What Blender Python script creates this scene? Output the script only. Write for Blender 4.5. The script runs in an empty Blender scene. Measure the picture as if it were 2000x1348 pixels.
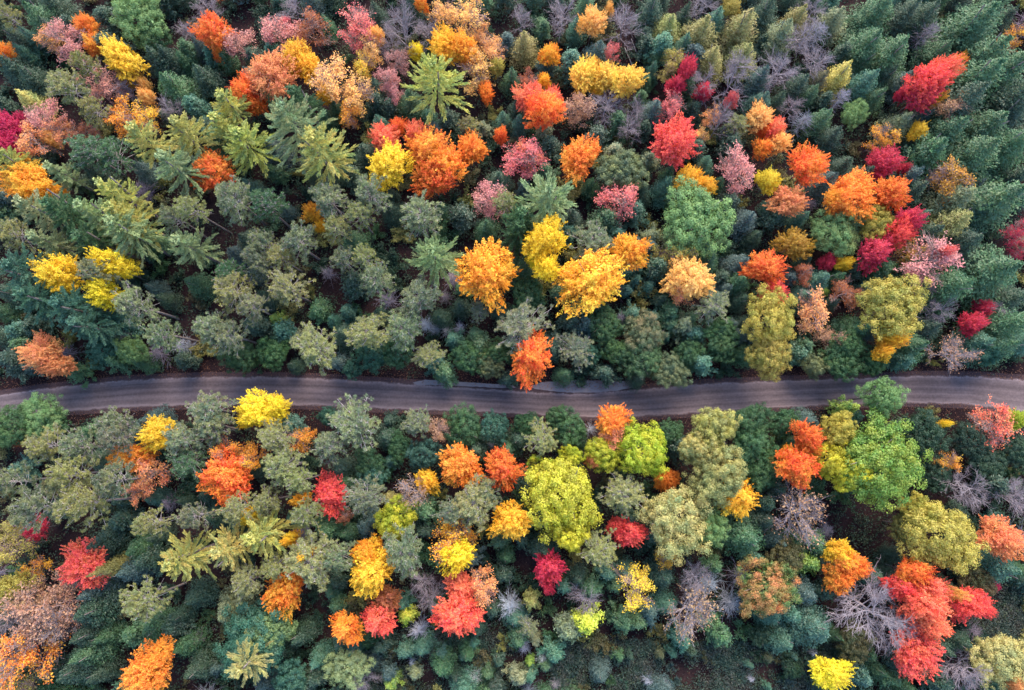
import bpy, math, random
import numpy as np

# ------------------------------------------------------------------ camera, sky, sun, exposure
SC = bpy.context.scene
COL = SC.collection
CAM_H = 115.0                      # drone height above the forest floor, metres
FPX = 1450.0                       # focal length in units of a 2000-wide frame
TILT = math.atan(166.0 / FPX)      # tipped a little off straight-down
CT, ST = math.cos(TILT), math.sin(TILT)
cam_d = bpy.data.cameras.new("camera")
cam = bpy.data.objects.new("camera", cam_d)
COL.objects.link(cam)
cam.location = (0, 0, CAM_H)
cam.rotation_euler = (TILT, 0, 0)
cam_d.sensor_width = 36.0
cam_d.lens = FPX / 2000.0 * 36.0
cam_d.clip_start = 0.5
cam_d.clip_end = 3000
SC.camera = cam

SUN_EL, SUN_AZ = math.radians(45), math.radians(15)   # azimuth clockwise from +Y
world = bpy.data.worlds.new("World")
SC.world = world
world.use_nodes = True
nt = world.node_tree
bg = nt.nodes["Background"]
sky = nt.nodes.new("ShaderNodeTexSky")
sky.sky_type = 'NISHITA'
sky.sun_disc = False
sky.sun_elevation = SUN_EL
sky.sun_rotation = SUN_AZ
sky.air_density = 1.6
sky.dust_density = 1.0
sky.ozone_density = 3.0
nt.links.new(sky.outputs[0], bg.inputs[0])
bg.inputs[1].default_value = 0.085
sun_d = bpy.data.lights.new("sun", 'SUN')
sun_d.energy = 1.5
sun_d.angle = math.radians(40)
sun_d.color = (1.0, 0.82, 0.60)
sun = bpy.data.objects.new("sun", sun_d)
COL.objects.link(sun)
# the lamp's -Z must point away from the sun's place in the sky
sun.rotation_euler = (math.pi / 2 - SUN_EL, 0, math.pi - SUN_AZ)
sun.location = (60, 130, 200)

SC.view_settings.view_transform = 'Standard'
SC.view_settings.look = 'None'
SC.view_settings.exposure = 2.46
SC.view_settings.gamma = 1.0
SC.view_settings.use_curve_mapping = False
SC.cycles.max_bounces = 5
SC.cycles.diffuse_bounces = 4
SC.cycles.glossy_bounces = 1
SC.cycles.transmission_bounces = 2
SC.cycles.use_denoising = True

RNG = np.random.default_rng(7)
random.seed(7)


def ground_point(px, py, z=0.0):
    """World point at height z that the photograph shows at (px, py) of its 2000 x 1348 pixels, and the depth along the axis."""
    dx, dy = (px - 1000.0) / FPX, (674.0 - py) / FPX
    s = (CAM_H - z) / (CT - dy * ST)
    return dx * s, (ST + dy * CT) * s, s


# ------------------------------------------------------------------ materials
def new_mat(name):
    m = bpy.data.materials.new(name)
    m.use_nodes = True
    t = m.node_tree
    t.nodes.clear()
    return m, t, t.nodes, t.links


def nd(ns, kind, **kw):
    n = ns.new(kind)
    for k, v in kw.items():
        setattr(n, k, v)
    return n


def foliage_material(name, trans=0.3, gloss=0.04, nscale=0.35, spread=0.6):
    """Leaves: two leaf colours of the tree (its own properties leaf_a, leaf_b) in patches, each leaf a little different."""
    m, t, ns, ln = new_mat(name)
    a = nd(ns, "ShaderNodeAttribute", attribute_type='OBJECT', attribute_name="leaf_a")
    b = nd(ns, "ShaderNodeAttribute", attribute_type='OBJECT', attribute_name="leaf_b")
    v = nd(ns, "ShaderNodeAttribute", attribute_type='GEOMETRY', attribute_name="leaf_var")
    c = nd(ns, "ShaderNodeAttribute", attribute_type='GEOMETRY', attribute_name="clump_var")
    geo = nd(ns, "ShaderNodeNewGeometry")
    noise = nd(ns, "ShaderNodeTexNoise")
    noise.inputs["Scale"].default_value = nscale
    noise.inputs["Detail"].default_value = 2
    ln.new(geo.outputs["Position"], noise.inputs["Vector"])
    s1 = nd(ns, "ShaderNodeMath", operation='MULTIPLY_ADD')       # noise*2.4 - 0.95
    ln.new(noise.outputs[0], s1.inputs[0]); s1.inputs[1].default_value = 2.6; s1.inputs[2].default_value = -1.30
    s2 = nd(ns, "ShaderNodeMath", operation='MULTIPLY_ADD')
    ln.new(c.outputs["Fac"], s2.inputs[0]); s2.inputs[1].default_value = spread; ln.new(s1.outputs[0], s2.inputs[2])
    s2.use_clamp = True
    mix = nd(ns, "ShaderNodeMix", data_type='RGBA')
    ln.new(s2.outputs[0], mix.inputs[0]); ln.new(a.outputs["Color"], mix.inputs[6]); ln.new(b.outputs["Color"], mix.inputs[7])
    hsv = nd(ns, "ShaderNodeHueSaturation")
    h = nd(ns, "ShaderNodeMath", operation='MULTIPLY_ADD')
    ln.new(v.outputs["Fac"], h.inputs[0]); h.inputs[1].default_value = 0.03; h.inputs[2].default_value = 0.485
    vv = nd(ns, "ShaderNodeMath", operation='MULTIPLY_ADD')
    ln.new(v.outputs["Fac"], vv.inputs[0]); vv.inputs[1].default_value = 0.4; vv.inputs[2].default_value = 0.8
    ln.new(h.outputs[0], hsv.inputs["Hue"]); ln.new(vv.outputs[0], hsv.inputs["Value"]); ln.new(mix.outputs[2], hsv.inputs["Color"])
    d = nd(ns, "ShaderNodeBsdfDiffuse"); tr = nd(ns, "ShaderNodeBsdfTranslucent")
    ln.new(hsv.outputs[0], d.inputs[0]); ln.new(hsv.outputs[0], tr.inputs[0])
    ms = nd(ns, "ShaderNodeMixShader"); ms.inputs[0].default_value = trans
    ln.new(d.outputs[0], ms.inputs[1]); ln.new(tr.outputs[0], ms.inputs[2])
    g = nd(ns, "ShaderNodeBsdfGlossy"); g.inputs["Roughness"].default_value = 0.55
    ms2 = nd(ns, "ShaderNodeMixShader"); ms2.inputs[0].default_value = gloss
    ln.new(ms.outputs[0], ms2.inputs[1]); ln.new(g.outputs[0], ms2.inputs[2])
    out = nd(ns, "ShaderNodeOutputMaterial")
    ln.new(ms2.outputs[0], out.inputs[0])
    return m


def bark_material(name, c1, c2, scale=3.0):
    m, t, ns, ln = new_mat(name)
    tc = nd(ns, "ShaderNodeTexCoord")
    n = nd(ns, "ShaderNodeTexNoise"); n.inputs["Scale"].default_value = scale; n.inputs["Detail"].default_value = 4
    ln.new(tc.outputs["Object"], n.inputs["Vector"])
    r = nd(ns, "ShaderNodeValToRGB")
    r.color_ramp.elements[0].position = 0.35; r.color_ramp.elements[0].color = (*c1, 1)
    r.color_ramp.elements[1].position = 0.65; r.color_ramp.elements[1].color = (*c2, 1)
    ln.new(n.outputs[0], r.inputs[0])
    d = nd(ns, "ShaderNodeBsdfDiffuse")
    ln.new(r.outputs[0], d.inputs[0])
    out = nd(ns, "ShaderNodeOutputMaterial")
    ln.new(d.outputs[0], out.inputs[0])
    return m


M_BROAD = foliage_material("broad_leaves", 0.34, 0.03, 0.45, 0.7)
M_NEEDLE = foliage_material("needles", 0.18, 0.05, 0.6, 0.8)
M_BARK_PINE = bark_material("pine_bark", (0.165, 0.138, 0.142), (0.28, 0.24, 0.25))
M_BARK_BROAD = bark_material("broadleaf_bark", (0.13, 0.11, 0.11), (0.26, 0.23, 0.23))
M_BARK_PALE = bark_material("weathered_pale_bark", (0.30, 0.26, 0.28), (0.50, 0.45, 0.47))
M_BARK_GREY = bark_material("grey_twig_bark", (0.20, 0.17, 0.20), (0.34, 0.30, 0.345))
M_BARK_PINK = bark_material("brownish_twig_bark", (0.26, 0.17, 0.16), (0.40, 0.29, 0.29))


# ------------------------------------------------------------------ geometry helpers
def unit(v):
    return v / np.maximum(np.linalg.norm(v, axis=-1, keepdims=True), 1e-9)


def rand_dirs(rng, n, zmin=-1.0, zmax=1.0):
    z = rng.uniform(zmin, zmax, n)
    a = rng.uniform(0, 2 * math.pi, n)
    r = np.sqrt(np.maximum(0, 1 - z * z))
    return np.stack([r * np.cos(a), r * np.sin(a), z], 1)


def mesh_from(name, verts, faces, mat, attrs=None):
    """verts (N,3), faces (M,k) of one size k."""
    me = bpy.data.meshes.new(name)
    verts = np.ascontiguousarray(verts, dtype=np.float32)
    faces = np.ascontiguousarray(faces, dtype=np.int32)
    k = faces.shape[1]
    me.vertices.add(len(verts)); me.vertices.foreach_set("co", verts.ravel())
    me.loops.add(faces.size); me.loops.foreach_set("vertex_index", faces.ravel())
    me.polygons.add(len(faces)); me.polygons.foreach_set("loop_start", np.arange(0, faces.size, k, dtype=np.int32))
    for an, av in (attrs or {}).items():
        at = me.attributes.new(an, 'FLOAT', 'POINT')
        at.data.foreach_set("value", np.ascontiguousarray(av, dtype=np.float32))
    me.update(calc_edges=True)
    me.materials.append(mat)
    return me


class Leaves:
    """Collects kite-shaped leaf cards."""
    def __init__(self, rng):
        self.rng, self.C, self.T, self.N, self.L, self.W, self.K = rng, [], [], [], [], [], []

    def add(self, C, N=None, T=None, L=0.25, W=0.16, clump=0.5):
        n = len(C); rng = self.rng
        if N is None:
            N = rand_dirs(rng, n)
        if T is None:
            T = rand_dirs(rng, n)
        self.C.append(C); self.N.append(N); self.T.append(T)
        self.L.append(np.broadcast_to(L, n) * rng.uniform(0.75, 1.25, n)); self.W.append(np.broadcast_to(W, n) * rng.uniform(0.75, 1.25, n))
        self.K.append(np.broadcast_to(clump, n))

    def arrays(self):
        C, N, T = np.concatenate(self.C), unit(np.concatenate(self.N)), np.concatenate(self.T)
        L, W, K = np.concatenate(self.L)[:, None], np.concatenate(self.W)[:, None], np.concatenate(self.K)
        T = unit(T - N * np.sum(T * N, 1, keepdims=True))
        B = np.cross(N, T)
        n = len(C)
        V = np.empty((n, 4, 3))
        V[:, 0] = C - T * L * 0.5
        V[:, 1] = C + B * W * 0.5 + T * L * 0.08
        V[:, 2] = C + T * L * 0.5
        V[:, 3] = C - B * W * 0.5 + T * L * 0.08
        F = np.arange(n * 4).reshape(n, 4)
        lv = np.repeat(self.rng.random(n), 4)
        return V.reshape(-1, 3), F, lv, np.repeat(K, 4)

    def mesh(self, name, mat):
        V, F, lv, kv = self.arrays()
        return mesh_from(name, V, F, mat, {"leaf_var": lv, "clump_var": kv})


class Tubes:
    """Collects tapered segments (branches, trunks), each a prism of k sides."""
    def __init__(self, k=4):
        self.k, self.s = k, []

    def seg(self, p, q, r0, r1):
        self.s.append((*p, *q, r0, r1))

    def path(self, pts, r0, r1):
        n = len(pts) - 1
        for i in range(n):
            self.seg(pts[i], pts[i + 1], r0 + (r1 - r0) * i / n, r0 + (r1 - r0) * (i + 1) / n)

    def mesh(self, name, mat):
        S = np.array(self.s); k = self.k
        P, Q, r0, r1 = S[:, 0:3], S[:, 3:6], S[:, 6:7], S[:, 7:8]
        D = unit(Q - P)
        ref = np.where(np.abs(D[:, 2:3]) < 0.9, np.array([[0, 0, 1.0]]), np.array([[1.0, 0, 0]]))
        U = unit(np.cross(D, ref)); Vv = np.cross(D, U)
        n = len(S)
        V = np.empty((n, 2 * k, 3))
        for j in range(k):
            a = 2 * math.pi * j / k
            o = U * math.cos(a) + Vv * math.sin(a)
            V[:, j] = P - D * r0 * 0.3 + o * r0
            V[:, k + j] = Q + D * r1 * 0.3 + o * r1
        F = np.empty((n, k, 4), dtype=np.int32)
        for j in range(k):
            F[:, j] = np.stack([np.full(n, j), np.full(n, (j + 1) % k), np.full(n, k + (j + 1) % k), np.full(n, k + j)], 1)
        F = F + (np.arange(n) * 2 * k)[:, None, None]
        return mesh_from(name, V.reshape(-1, 3), F.reshape(-1, 4), mat)


def lobed(rng, n=9, lo=0.72, hi=1.12, power=7.0):
    """An uneven crown outline: radius factor by direction, from n lobes."""
    D = rand_dirs(rng, n, -0.3, 1.0)
    amp = rng.uniform(0.75, 1.0, n)

    def f(d):
        w = np.max(np.maximum(0, d @ D.T) ** power * amp[None, :], axis=1)
        return lo + (hi - lo) * w
    return f


def curve_pts(p, d, length, bend, rng, n=3, wob=0.12):
    """A branch: starts at p along d, bends towards bend, n segments."""
    pts = [np.array(p, float)]
    d = np.array(d, float)
    for i in range(n):
        d = d + np.array(bend) / n + rng.normal(0, wob, 3)
        d /= np.linalg.norm(d)
        pts.append(pts[-1] + d * length / n)
    return pts, d


def spread_of(parts):
    """Radius that holds most of the crown, seen from above."""
    r = []
    for pn, me in parts:
        if pn in ("crown", "branches", "twigs"):
            co = np.empty(len(me.vertices) * 3, np.float32); me.vertices.foreach_get("co", co)
            co = co.reshape(-1, 3); r.append(np.hypot(co[:, 0], co[:, 1]))
    return float(max(np.percentile(q, 95) for q in r))


def pattern(H, zc, parts):
    """A finished tree pattern, its crown brought over the origin."""
    def xyz(me):
        co = np.empty(len(me.vertices) * 3, np.float32); me.vertices.foreach_get("co", co)
        return co.reshape(-1, 3)
    main = [me for pn, me in parts if pn in ("crown", "branches", "twigs")][-1]
    c = xyz(main)
    off = (np.percentile(c, 4, 0) + np.percentile(c, 96, 0)) / 2
    for pn, me in parts:
        q = xyz(me)
        q[:, :2] -= off[None, :2] * np.clip(q[:, 2:3] / (zc * H), 0, 1)      # the stem leans, its foot stays
        me.vertices.foreach_set("co", q.ravel()); me.update()
    return {"R": spread_of(parts), "H": H, "zc": zc, "parts": parts}


# ------------------------------------------------------------------ tree patterns (metres; each has its own reference radius and height)
def skeleton(rng, R, H, clear, levels=(7, 6, 6, 3), spread=0.75, trunk_r=0.16, twig_r=0.02, up=0.35):
    """Trunk and branching limbs. Returns (trunk Tubes, branch Tubes, twig tips, twig dirs)."""
    tk, br = Tubes(6), Tubes(3)
    pts, _ = curve_pts((0, 0, -0.3), (0, 0, 1), H * 0.8, (rng.normal(0, .1), rng.normal(0, .1), 0), rng, 5, 0.03)
    tk.path(pts, trunk_r, trunk_r * 0.35)
    tips, dirs = [], []
    scale = R / (0.5 + 0.32 + 0.2 + 0.1)
    nl = levels[0]
    for i in range(nl):
        t = clear + (1 - clear) * (i + rng.random()) / nl
        seg = min(int(t * 5), 4)
        base = pts[seg] + (pts[seg + 1] - pts[seg]) * (t * 5 - seg)
        az = i * 2.4 + rng.normal(0, .3)
        el = math.radians(rng.uniform(15, 40) + 40 * max(0, t - clear))
        d = np.array((math.cos(az) * math.cos(el), math.sin(az) * math.cos(el), math.sin(el)))
        L1 = scale * 0.62 * rng.uniform(0.75, 1.15) * (1.15 - 0.4 * t)
        p1, d1 = curve_pts(base, d, L1, (0, 0, up), rng, 4, 0.10)
        br.path(p1, trunk_r * 0.5, trunk_r * 0.22)
        for j in range(levels[1]):
            u = 0.3 + 0.7 * (j + rng.random()) / levels[1]
            s = min(int(u * 4), 3)
            b2 = p1[s] + (p1[s + 1] - p1[s]) * (u * 4 - s)
            dd = unit(unit(p1[s + 1] - p1[s]) * 1.0 + rng.normal(0, spread, 3) + np.array((0, 0, 0.15)))
            L2 = scale * 0.36 * rng.uniform(0.7, 1.2)
            p2, d2 = curve_pts(b2, dd, L2, (0, 0, up), rng, 3, 0.10)
            br.path(p2, trunk_r * 0.2, twig_r * 1.3)
            for k in range(levels[2]):
                u2 = 0.25 + 0.75 * (k + rng.random()) / levels[2]
                s2 = min(int(u2 * 3), 2)
                b3 = p2[s2] + (p2[s2 + 1] - p2[s2]) * (u2 * 3 - s2)
                d3 = unit(unit(p2[s2 + 1] - p2[s2]) + rng.normal(0, spread * 0.8, 3) + np.array((0, 0, 0.15)))
                L3 = scale * 0.2 * rng.uniform(0.7, 1.2)
                p3, dz = curve_pts(b3, d3, L3, (0, 0, up), rng, 2, 0.08)
                br.path(p3, twig_r * 1.2, twig_r * 0.8)
                tips.append(p3[-1]); dirs.append(dz)
                for q in range(levels[3]):
                    b4 = p3[0] + (p3[-1] - p3[0]) * rng.uniform(0.3, 1.0)
                    d4 = unit(d3 + rng.normal(0, 0.55, 3))
                    e4 = b4 + d4 * scale * 0.12 * rng.uniform(0.6, 1.2)
                    br.seg(b4, e4, twig_r * 0.8, twig_r * 0.5)
                    tips.append(e4); dirs.append(d4)
    return tk, br, np.array(tips), np.array(dirs)


def simple_trunk(rng, H, r, limbs=0, R=2.0, clear=0.4, k=6):
    tk = Tubes(k)
    pts, _ = curve_pts((0, 0, -0.3), (0, 0, 1), H, (rng.normal(0, .06), rng.normal(0, .06), 0), rng, 4, 0.02)
    tk.path(pts, r, r * 0.3)
    for i in range(limbs):
        t = clear + (0.95 - clear) * (i + .5) / limbs
        b = np.array((pts[0][0], pts[0][1], 0)) * 0 + pts[min(int(t * 4), 3)] + (pts[min(int(t * 4), 3) + 1] - pts[min(int(t * 4), 3)]) * (t * 4 - min(int(t * 4), 3))
        az = i * 2.4
        p, _d = curve_pts(b, (math.cos(az), math.sin(az), 0.5), R * 0.7, (0, 0, 0.3), rng, 3, 0.08)
        tk.path(p, r * 0.4, r * 0.08)
    return tk


def make_maple(seed):
    """Dense autumn maple: flame-like sprays standing out of an uneven dome."""
    rng = np.random.default_rng(seed)
    R, H = 4.0, 12.0
    cz = 8.2
    env = lobed(rng, int(rng.integers(8, 13)), 0.60, 1.08, 7)
    lv = Leaves(rng)
    n = 215
    sa_ = rng.uniform(0, 6.28); sx, sy = math.cos(sa_), math.sin(sa_)          # leaves turn earlier on one side
    D = rand_dirs(rng, n, -0.45, 1.0)
    S = np.array((R * rng.uniform(.94, 1.06), R * rng.uniform(.94, 1.06), 4.0))
    for i in range(n):
        d = D[i]
        e = env(d[None])[0]
        far = rng.uniform(0.2, 0.9) if rng.random() < 0.35 else 0.0
        tip = np.array((0, 0, cz)) + d * S * e + d * far
        ax = unit(d * np.array((1, 1, .6)) + np.array((0, 0, 0.45)) + rng.normal(0, 0.26, 3))
        ln = rng.uniform(1.1, 2.2) + far
        m = 62
        t = rng.random(m) ** 0.8
        P = tip + ax * ((t - 0.85) * ln)[:, None] + rng.normal(0, 1, (m, 3)) * (0.33 * (1.08 - t))[:, None]
        N = unit(rng.normal(0, 0.5, (m, 3)) + d * 0.6 + np.array((0, 0, 0.6)))
        T = unit(ax[None] + rng.normal(0, 0.5, (m, 3)))
        lv.add(P, N, T, 0.245, 0.115, float(np.clip(rng.random() + .25 * (d[0] * sx + d[1] * sy), 0, 1)))
    m = 1100
    D = rand_dirs(rng, m, -0.6, 1.0)
    P = np.array((0, 0, cz)) + D * S * (env(D) * rng.uniform(0.4, 0.75, m))[:, None]
    lv.add(P, unit(D + rng.normal(0, .6, (m, 3))), None, 0.4, 0.3, rng.random(m))
    return pattern(H, 0.70, [("trunk", simple_trunk(rng, 10.0, 0.17, 7, R, 0.35).mesh("trunk", M_BARK_BROAD)),
                             ("crown", lv.mesh("crown", M_BROAD))])


def make_thin(seed, leaves=3, pink=True):
    """Half-bare tree: twigs showing between loose leaves."""
    rng = np.random.default_rng(seed)
    R, H = 4.0, 11.5
    tk, br, tips, dirs = skeleton(rng, R, H, 0.38, (9, 7, 6, 3), 0.62, 0.13, 0.014, 0.3)
    lv = Leaves(rng)
    # some limbs have kept their leaves, others have lost them
    az = np.arctan2(tips[:, 1], tips[:, 0]); z = tips[:, 2]
    keep = np.sin(az * rng.integers(1, 3) + rng.uniform(0, 6)) + 0.6 * np.sin(z * 1.3 + rng.uniform(0, 6)) + rng.normal(0, .55, len(tips))
    idx = np.argsort(-keep)[: int(len(tips) * 0.58)]
    for q in range(leaves):
        P = tips[idx] + rng.normal(0, 0.17, (len(idx), 3)) - dirs[idx] * rng.uniform(0, 0.25, len(idx))[:, None]
        lv.add(P, unit(rng.normal(0, .6, P.shape) + np.array((0, 0, .6))), None, 0.21, 0.12, (idx % 17) / 17.0)
    return pattern(H, 0.70, [("trunk", tk.mesh("trunk", M_BARK_BROAD)), ("branches", br.mesh("branches", M_BARK_PINK)),
                                                ("crown", lv.mesh("crown", M_BROAD))])


def make_bare(seed):
    rng = np.random.default_rng(seed)
    R, H = 4.0, 11.0
    tk, br, tips, dirs = skeleton(rng, R, H, 0.34, (12, 8, 6, 2), 0.5, 0.125, 0.0105, 0.2)
    return pattern(H, 0.68, [("trunk", tk.mesh("trunk", M_BARK_GREY)), ("branches", br.mesh("branches", M_BARK_GREY))])


def make_bare_tan(seed):
    """Bare limbs that still hold a few curled leaves."""
    rng = np.random.default_rng(seed)
    R, H = 4.0, 11.0
    tk, br, tips, dirs = skeleton(rng, R, H, 0.34, (12, 8, 6, 2), 0.5, 0.125, 0.0105, 0.2)
    lv = Leaves(rng)
    idx = rng.choice(len(tips), int(len(tips) * 0.3), False)
    for q in range(2):
        P = tips[idx] + rng.normal(0, 0.16, (len(idx), 3))
        lv.add(P, None, None, 0.2, 0.12, (idx % 13) / 13.0)
    return pattern(H, 0.68, [("trunk", tk.mesh("trunk", M_BARK_GREY)), ("branches", br.mesh("branches", M_BARK_GREY)),
                                                ("crown", lv.mesh("crown", M_BROAD))])


def make_oak(seed):
    """Broad dome built of many leafy heads, like a cauliflower from above."""
    rng = np.random.default_rng(seed)
    R, H = 5.0, 13.0
    cz, S = 8.4, np.array((5.0, 5.0, 4.4))
    env = lobed(rng, 10, 0.58, 1.08, 8)
    S = S * np.array((rng.uniform(.93, 1.07), rng.uniform(.93, 1.07), 1.0))
    lv = Leaves(rng)
    n, ga = 190, math.pi * (3 - math.sqrt(5))
    for i in range(n):
        z = 1 - 1.42 * (i + 0.5) / n
        r = math.sqrt(max(0, 1 - z * z))
        d = unit(np.array((r * math.cos(ga * i), r * math.sin(ga * i), z)) + rng.normal(0, .10, 3))
        c = np.array((0, 0, cz)) + d * S * env(d[None])[0] * rng.uniform(0.70, 1.08)
        cr = rng.uniform(0.36, 0.85)
        m = int(105 * (cr / .6) ** 1.6)
        dd = unit(rng.normal(0, 1, (m, 3)) + d * 0.7 + np.array((0, 0, 0.6)))
        P = c + dd * (cr * (0.55 + 0.75 * rng.random(m) ** 1.5))[:, None] * np.array((1, 1, 0.8))
        lv.add(P, unit(dd + rng.normal(0, .4, (m, 3))), None, 0.215, 0.135, np.clip(rng.random() * 0.7 + 0.35 * max(z, 0), 0, 1))  # higher heads pushed towards leaf_b: light on the crown tops tinted into leaves
    m = 1100
    D = rand_dirs(rng, m, -0.5, 1.0)
    P = np.array((0, 0, cz)) + D * S * (env(D) * rng.uniform(0.5, 0.8, m))[:, None]
    lv.add(P, unit(D + rng.normal(0, .5, (m, 3))), None, 0.5, 0.36, rng.random(m) * .4)
    return pattern(H, 0.70, [("trunk", simple_trunk(rng, 10.5, 0.24, 8, R, 0.3).mesh("trunk", M_BARK_BROAD)),
                                         ("crown", lv.mesh("crown", M_BROAD))])


def make_red_pine(seed):
    """Tall clear trunk, a round head of separate needle tufts, grey limbs showing through."""
    rng = np.random.default_rng(seed)
    R, H = 3.4, 16.5
    tk = Tubes(7); br = Tubes(3)
    pts, _ = curve_pts((0, 0, -0.3), (0, 0, 1), H - 0.6, (rng.normal(0, .05), rng.normal(0, .05), 0), rng, 6, 0.018)
    tk.path(pts, 0.20, 0.09)
    top = pts[-1]
    lv = Leaves(rng)
    nb = 48
    env = lobed(rng, 8, 0.72, 1.1, 5)
    for i in range(nb):
        t = (i + rng.random()) / nb
        b = np.array((top[0], top[1], top[2] - 0.2 - 5.0 * (1 - t) ** 1.1))
        az = i * 2.4 + rng.normal(0, .2)
        el = math.radians(-5 + 58 * t ** 1.3 + rng.normal(0, 8))
        d = np.array((math.cos(az) * math.cos(el), math.sin(az) * math.cos(el), math.sin(el)))
        L = R * (1.06 - 0.42 * t ** 2) * env(d[None])[0] * rng.uniform(0.8, 1.1)
        if t < 0.12 and rng.random() < 0.5:
            p, _d = curve_pts(b, d, L * 0.8, (0, 0, -.1), rng, 3, 0.1)          # a dead lower limb
            br.path(p, 0.035, 0.012)
            continue
        p, dz = curve_pts(b, d, L, (0, 0, 0.5), rng, 4, 0.09)
        br.path(p, 0.05, 0.02)
        for k in range(8):
            u = 0.48 + 0.52 * (k + .5) / 8
            s = min(int(u * 4), 3)
            q = p[s] + (p[s + 1] - p[s]) * (u * 4 - s)
            side = unit(rng.normal(0, 1, 3) * np.array((1, 1, .5)) + np.array((0, 0, .25)))
            e = q + side * rng.uniform(0.25, 0.75) * (1.15 - 0.5 * u)
            br.seg(q, e, 0.02, 0.012)
            cr = rng.uniform(0.17, 0.32)
            m = 32
            dd = unit(rng.normal(0, 1, (m, 3)) + np.array((0, 0, 0.55)) + side * 0.35)
            N = unit(np.cross(dd, rng.normal(0, 1, (m, 3))) + np.array((0, 0, .4)))
            lv.add(e + dd * cr * 0.62, N, dd, cr * 1.35, 0.055, rng.random())
    return pattern(H, 0.88, [("trunk", tk.mesh("trunk", M_BARK_PINE)), ("branches", br.mesh("branches", M_BARK_PALE)),
                                                ("crown", lv.mesh("crown", M_NEEDLE))])


def make_bough(seed):
    """One plume of a white pine, 1 m long pattern scaled later: runs along +X, tip turned up."""
    rng = np.random.default_rng(seed)
    lv = Leaves(rng); br = Tubes(3)
    p, _ = curve_pts((0, 0, 0), (1, 0, 0.10), 4.0, (0, 0, rng.uniform(-0.35, 0.25)), rng, 6, 0.07)
    br.path(p, 0.06, 0.015)
    ns = 26
    for k in range(ns):
        u = 0.15 + 0.85 * (k + .5) / ns
        s = min(int(u * 6), 5)
        q = p[s] + (p[s + 1] - p[s]) * (u * 6 - s)
        fwd = unit(p[s + 1] - p[s])
        sd = (-1) ** k
        dirn = unit(fwd * 1.15 + np.array((0, sd * rng.uniform(0.35, 1.0), rng.uniform(-0.05, 0.4))))
        L = (0.32 + 0.62 * math.sin(math.pi * min(1, 0.14 + 0.86 * (1 - u)))) * rng.uniform(0.45, 1.35)
        q = q + np.array((0, 0, rng.normal(0, .07)))
        br.seg(q, q + dirn * L * .8, 0.018, 0.01)
        m = int(14 + 32 * L)
        t = rng.random(m)
        P = q + dirn * (t * L)[:, None] + rng.normal(0, 1, (m, 3)) * np.array((0.065, 0.065, 0.065))
        T = unit(dirn[None] + rng.normal(0, .45, (m, 3)) + np.array((0, 0, .25)))
        N = unit(rng.normal(0, .65, (m, 3)) + np.array((0, 0, .8)))
        lv.add(P, N, T, 0.27, 0.075, rng.random())
    # wood and needles in one mesh, two materials
    V, F, a, c = lv.arrays()
    me = mesh_from("bough", V, F, M_NEEDLE, {"leaf_var": a, "clump_var": c})
    return me


def make_top_tuft(seed):
    rng = np.random.default_rng(seed)
    lv = Leaves(rng)
    for k in range(9):
        az = k * 2.4
        d = unit(np.array((math.cos(az) * .5, math.sin(az) * .5, 0.8 if k else 2.0)))
        m = 30
        t = rng.random(m)
        lv.add(d * (t * 1.1)[:, None] + rng.normal(0, .08, (m, 3)), unit(rng.normal(0, .5, (m, 3)) + np.array((0, 0, .6))), unit(d[None] + rng.normal(0, .5, (m, 3))), 0.32, 0.11, rng.random())
    return lv.mesh("leader", M_NEEDLE)


def make_spruce(seed, R=2.9, H=11.5, whorls=17, per=11, fine=1.25):
    """Cone of layered drooping branches."""
    rng = np.random.default_rng(seed)
    lv = Leaves(rng)
    for w in range(whorls):
        t = (w + .5) / whorls
        z = H * (0.10 + 0.88 * t)
        L = R * (1 - t ** 1.5) ** 0.95 * (1 - 0.15 * t) + 0.12
        nb = max(4, int(per * (0.55 + 0.45 * (1 - t))))
        for j in range(nb):
            az = 2 * math.pi * (j + rng.uniform(-.3, .3)) / nb + w * 0.9
            l = L * rng.uniform(0.62, 1.18)
            d = np.array((math.cos(az), math.sin(az), 0.0))
            side = np.array((-math.sin(az), math.cos(az), 0.0))
            m = int(max(10, 42 * l / 1.6) * fine)
            u = rng.random(m) ** 0.75
            wd = 0.42 * l * np.sin(math.pi * np.minimum(1, 0.15 + 0.85 * (1 - u))) * 0.75 + 0.10
            P = d * (u * l)[:, None] + side * (rng.uniform(-1, 1, m) * wd)[:, None]
            P[:, 2] = z + rng.normal(0, .09, m) - 0.30 * l * u + 0.26 * l * u ** 3 + rng.normal(0, .12)
            T = unit(d[None] + side * rng.normal(0, .7, m)[:, None] + np.array((0, 0, .15)))
            N = unit(rng.normal(0, .5, (m, 3)) + np.array((0, 0, .8)) + d * 0.35)
            lv.add(P, N, T, 0.25, 0.11, rng.random())
    m = 50
    P = np.stack([rng.normal(0, .07, m), rng.normal(0, .07, m), H * (0.95 + 0.05 * rng.random(m))], 1)
    lv.add(P, None, unit(np.array((0, 0, 1.0)) + rng.normal(0, .4, (m, 3))), 0.3, 0.13, rng.random(m))
    return pattern(H, 0.62, [("trunk", simple_trunk(rng, H * 0.97, 0.16).mesh("trunk", M_BARK_PINE)),
                                         ("crown", lv.mesh("crown", M_NEEDLE))])


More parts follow.
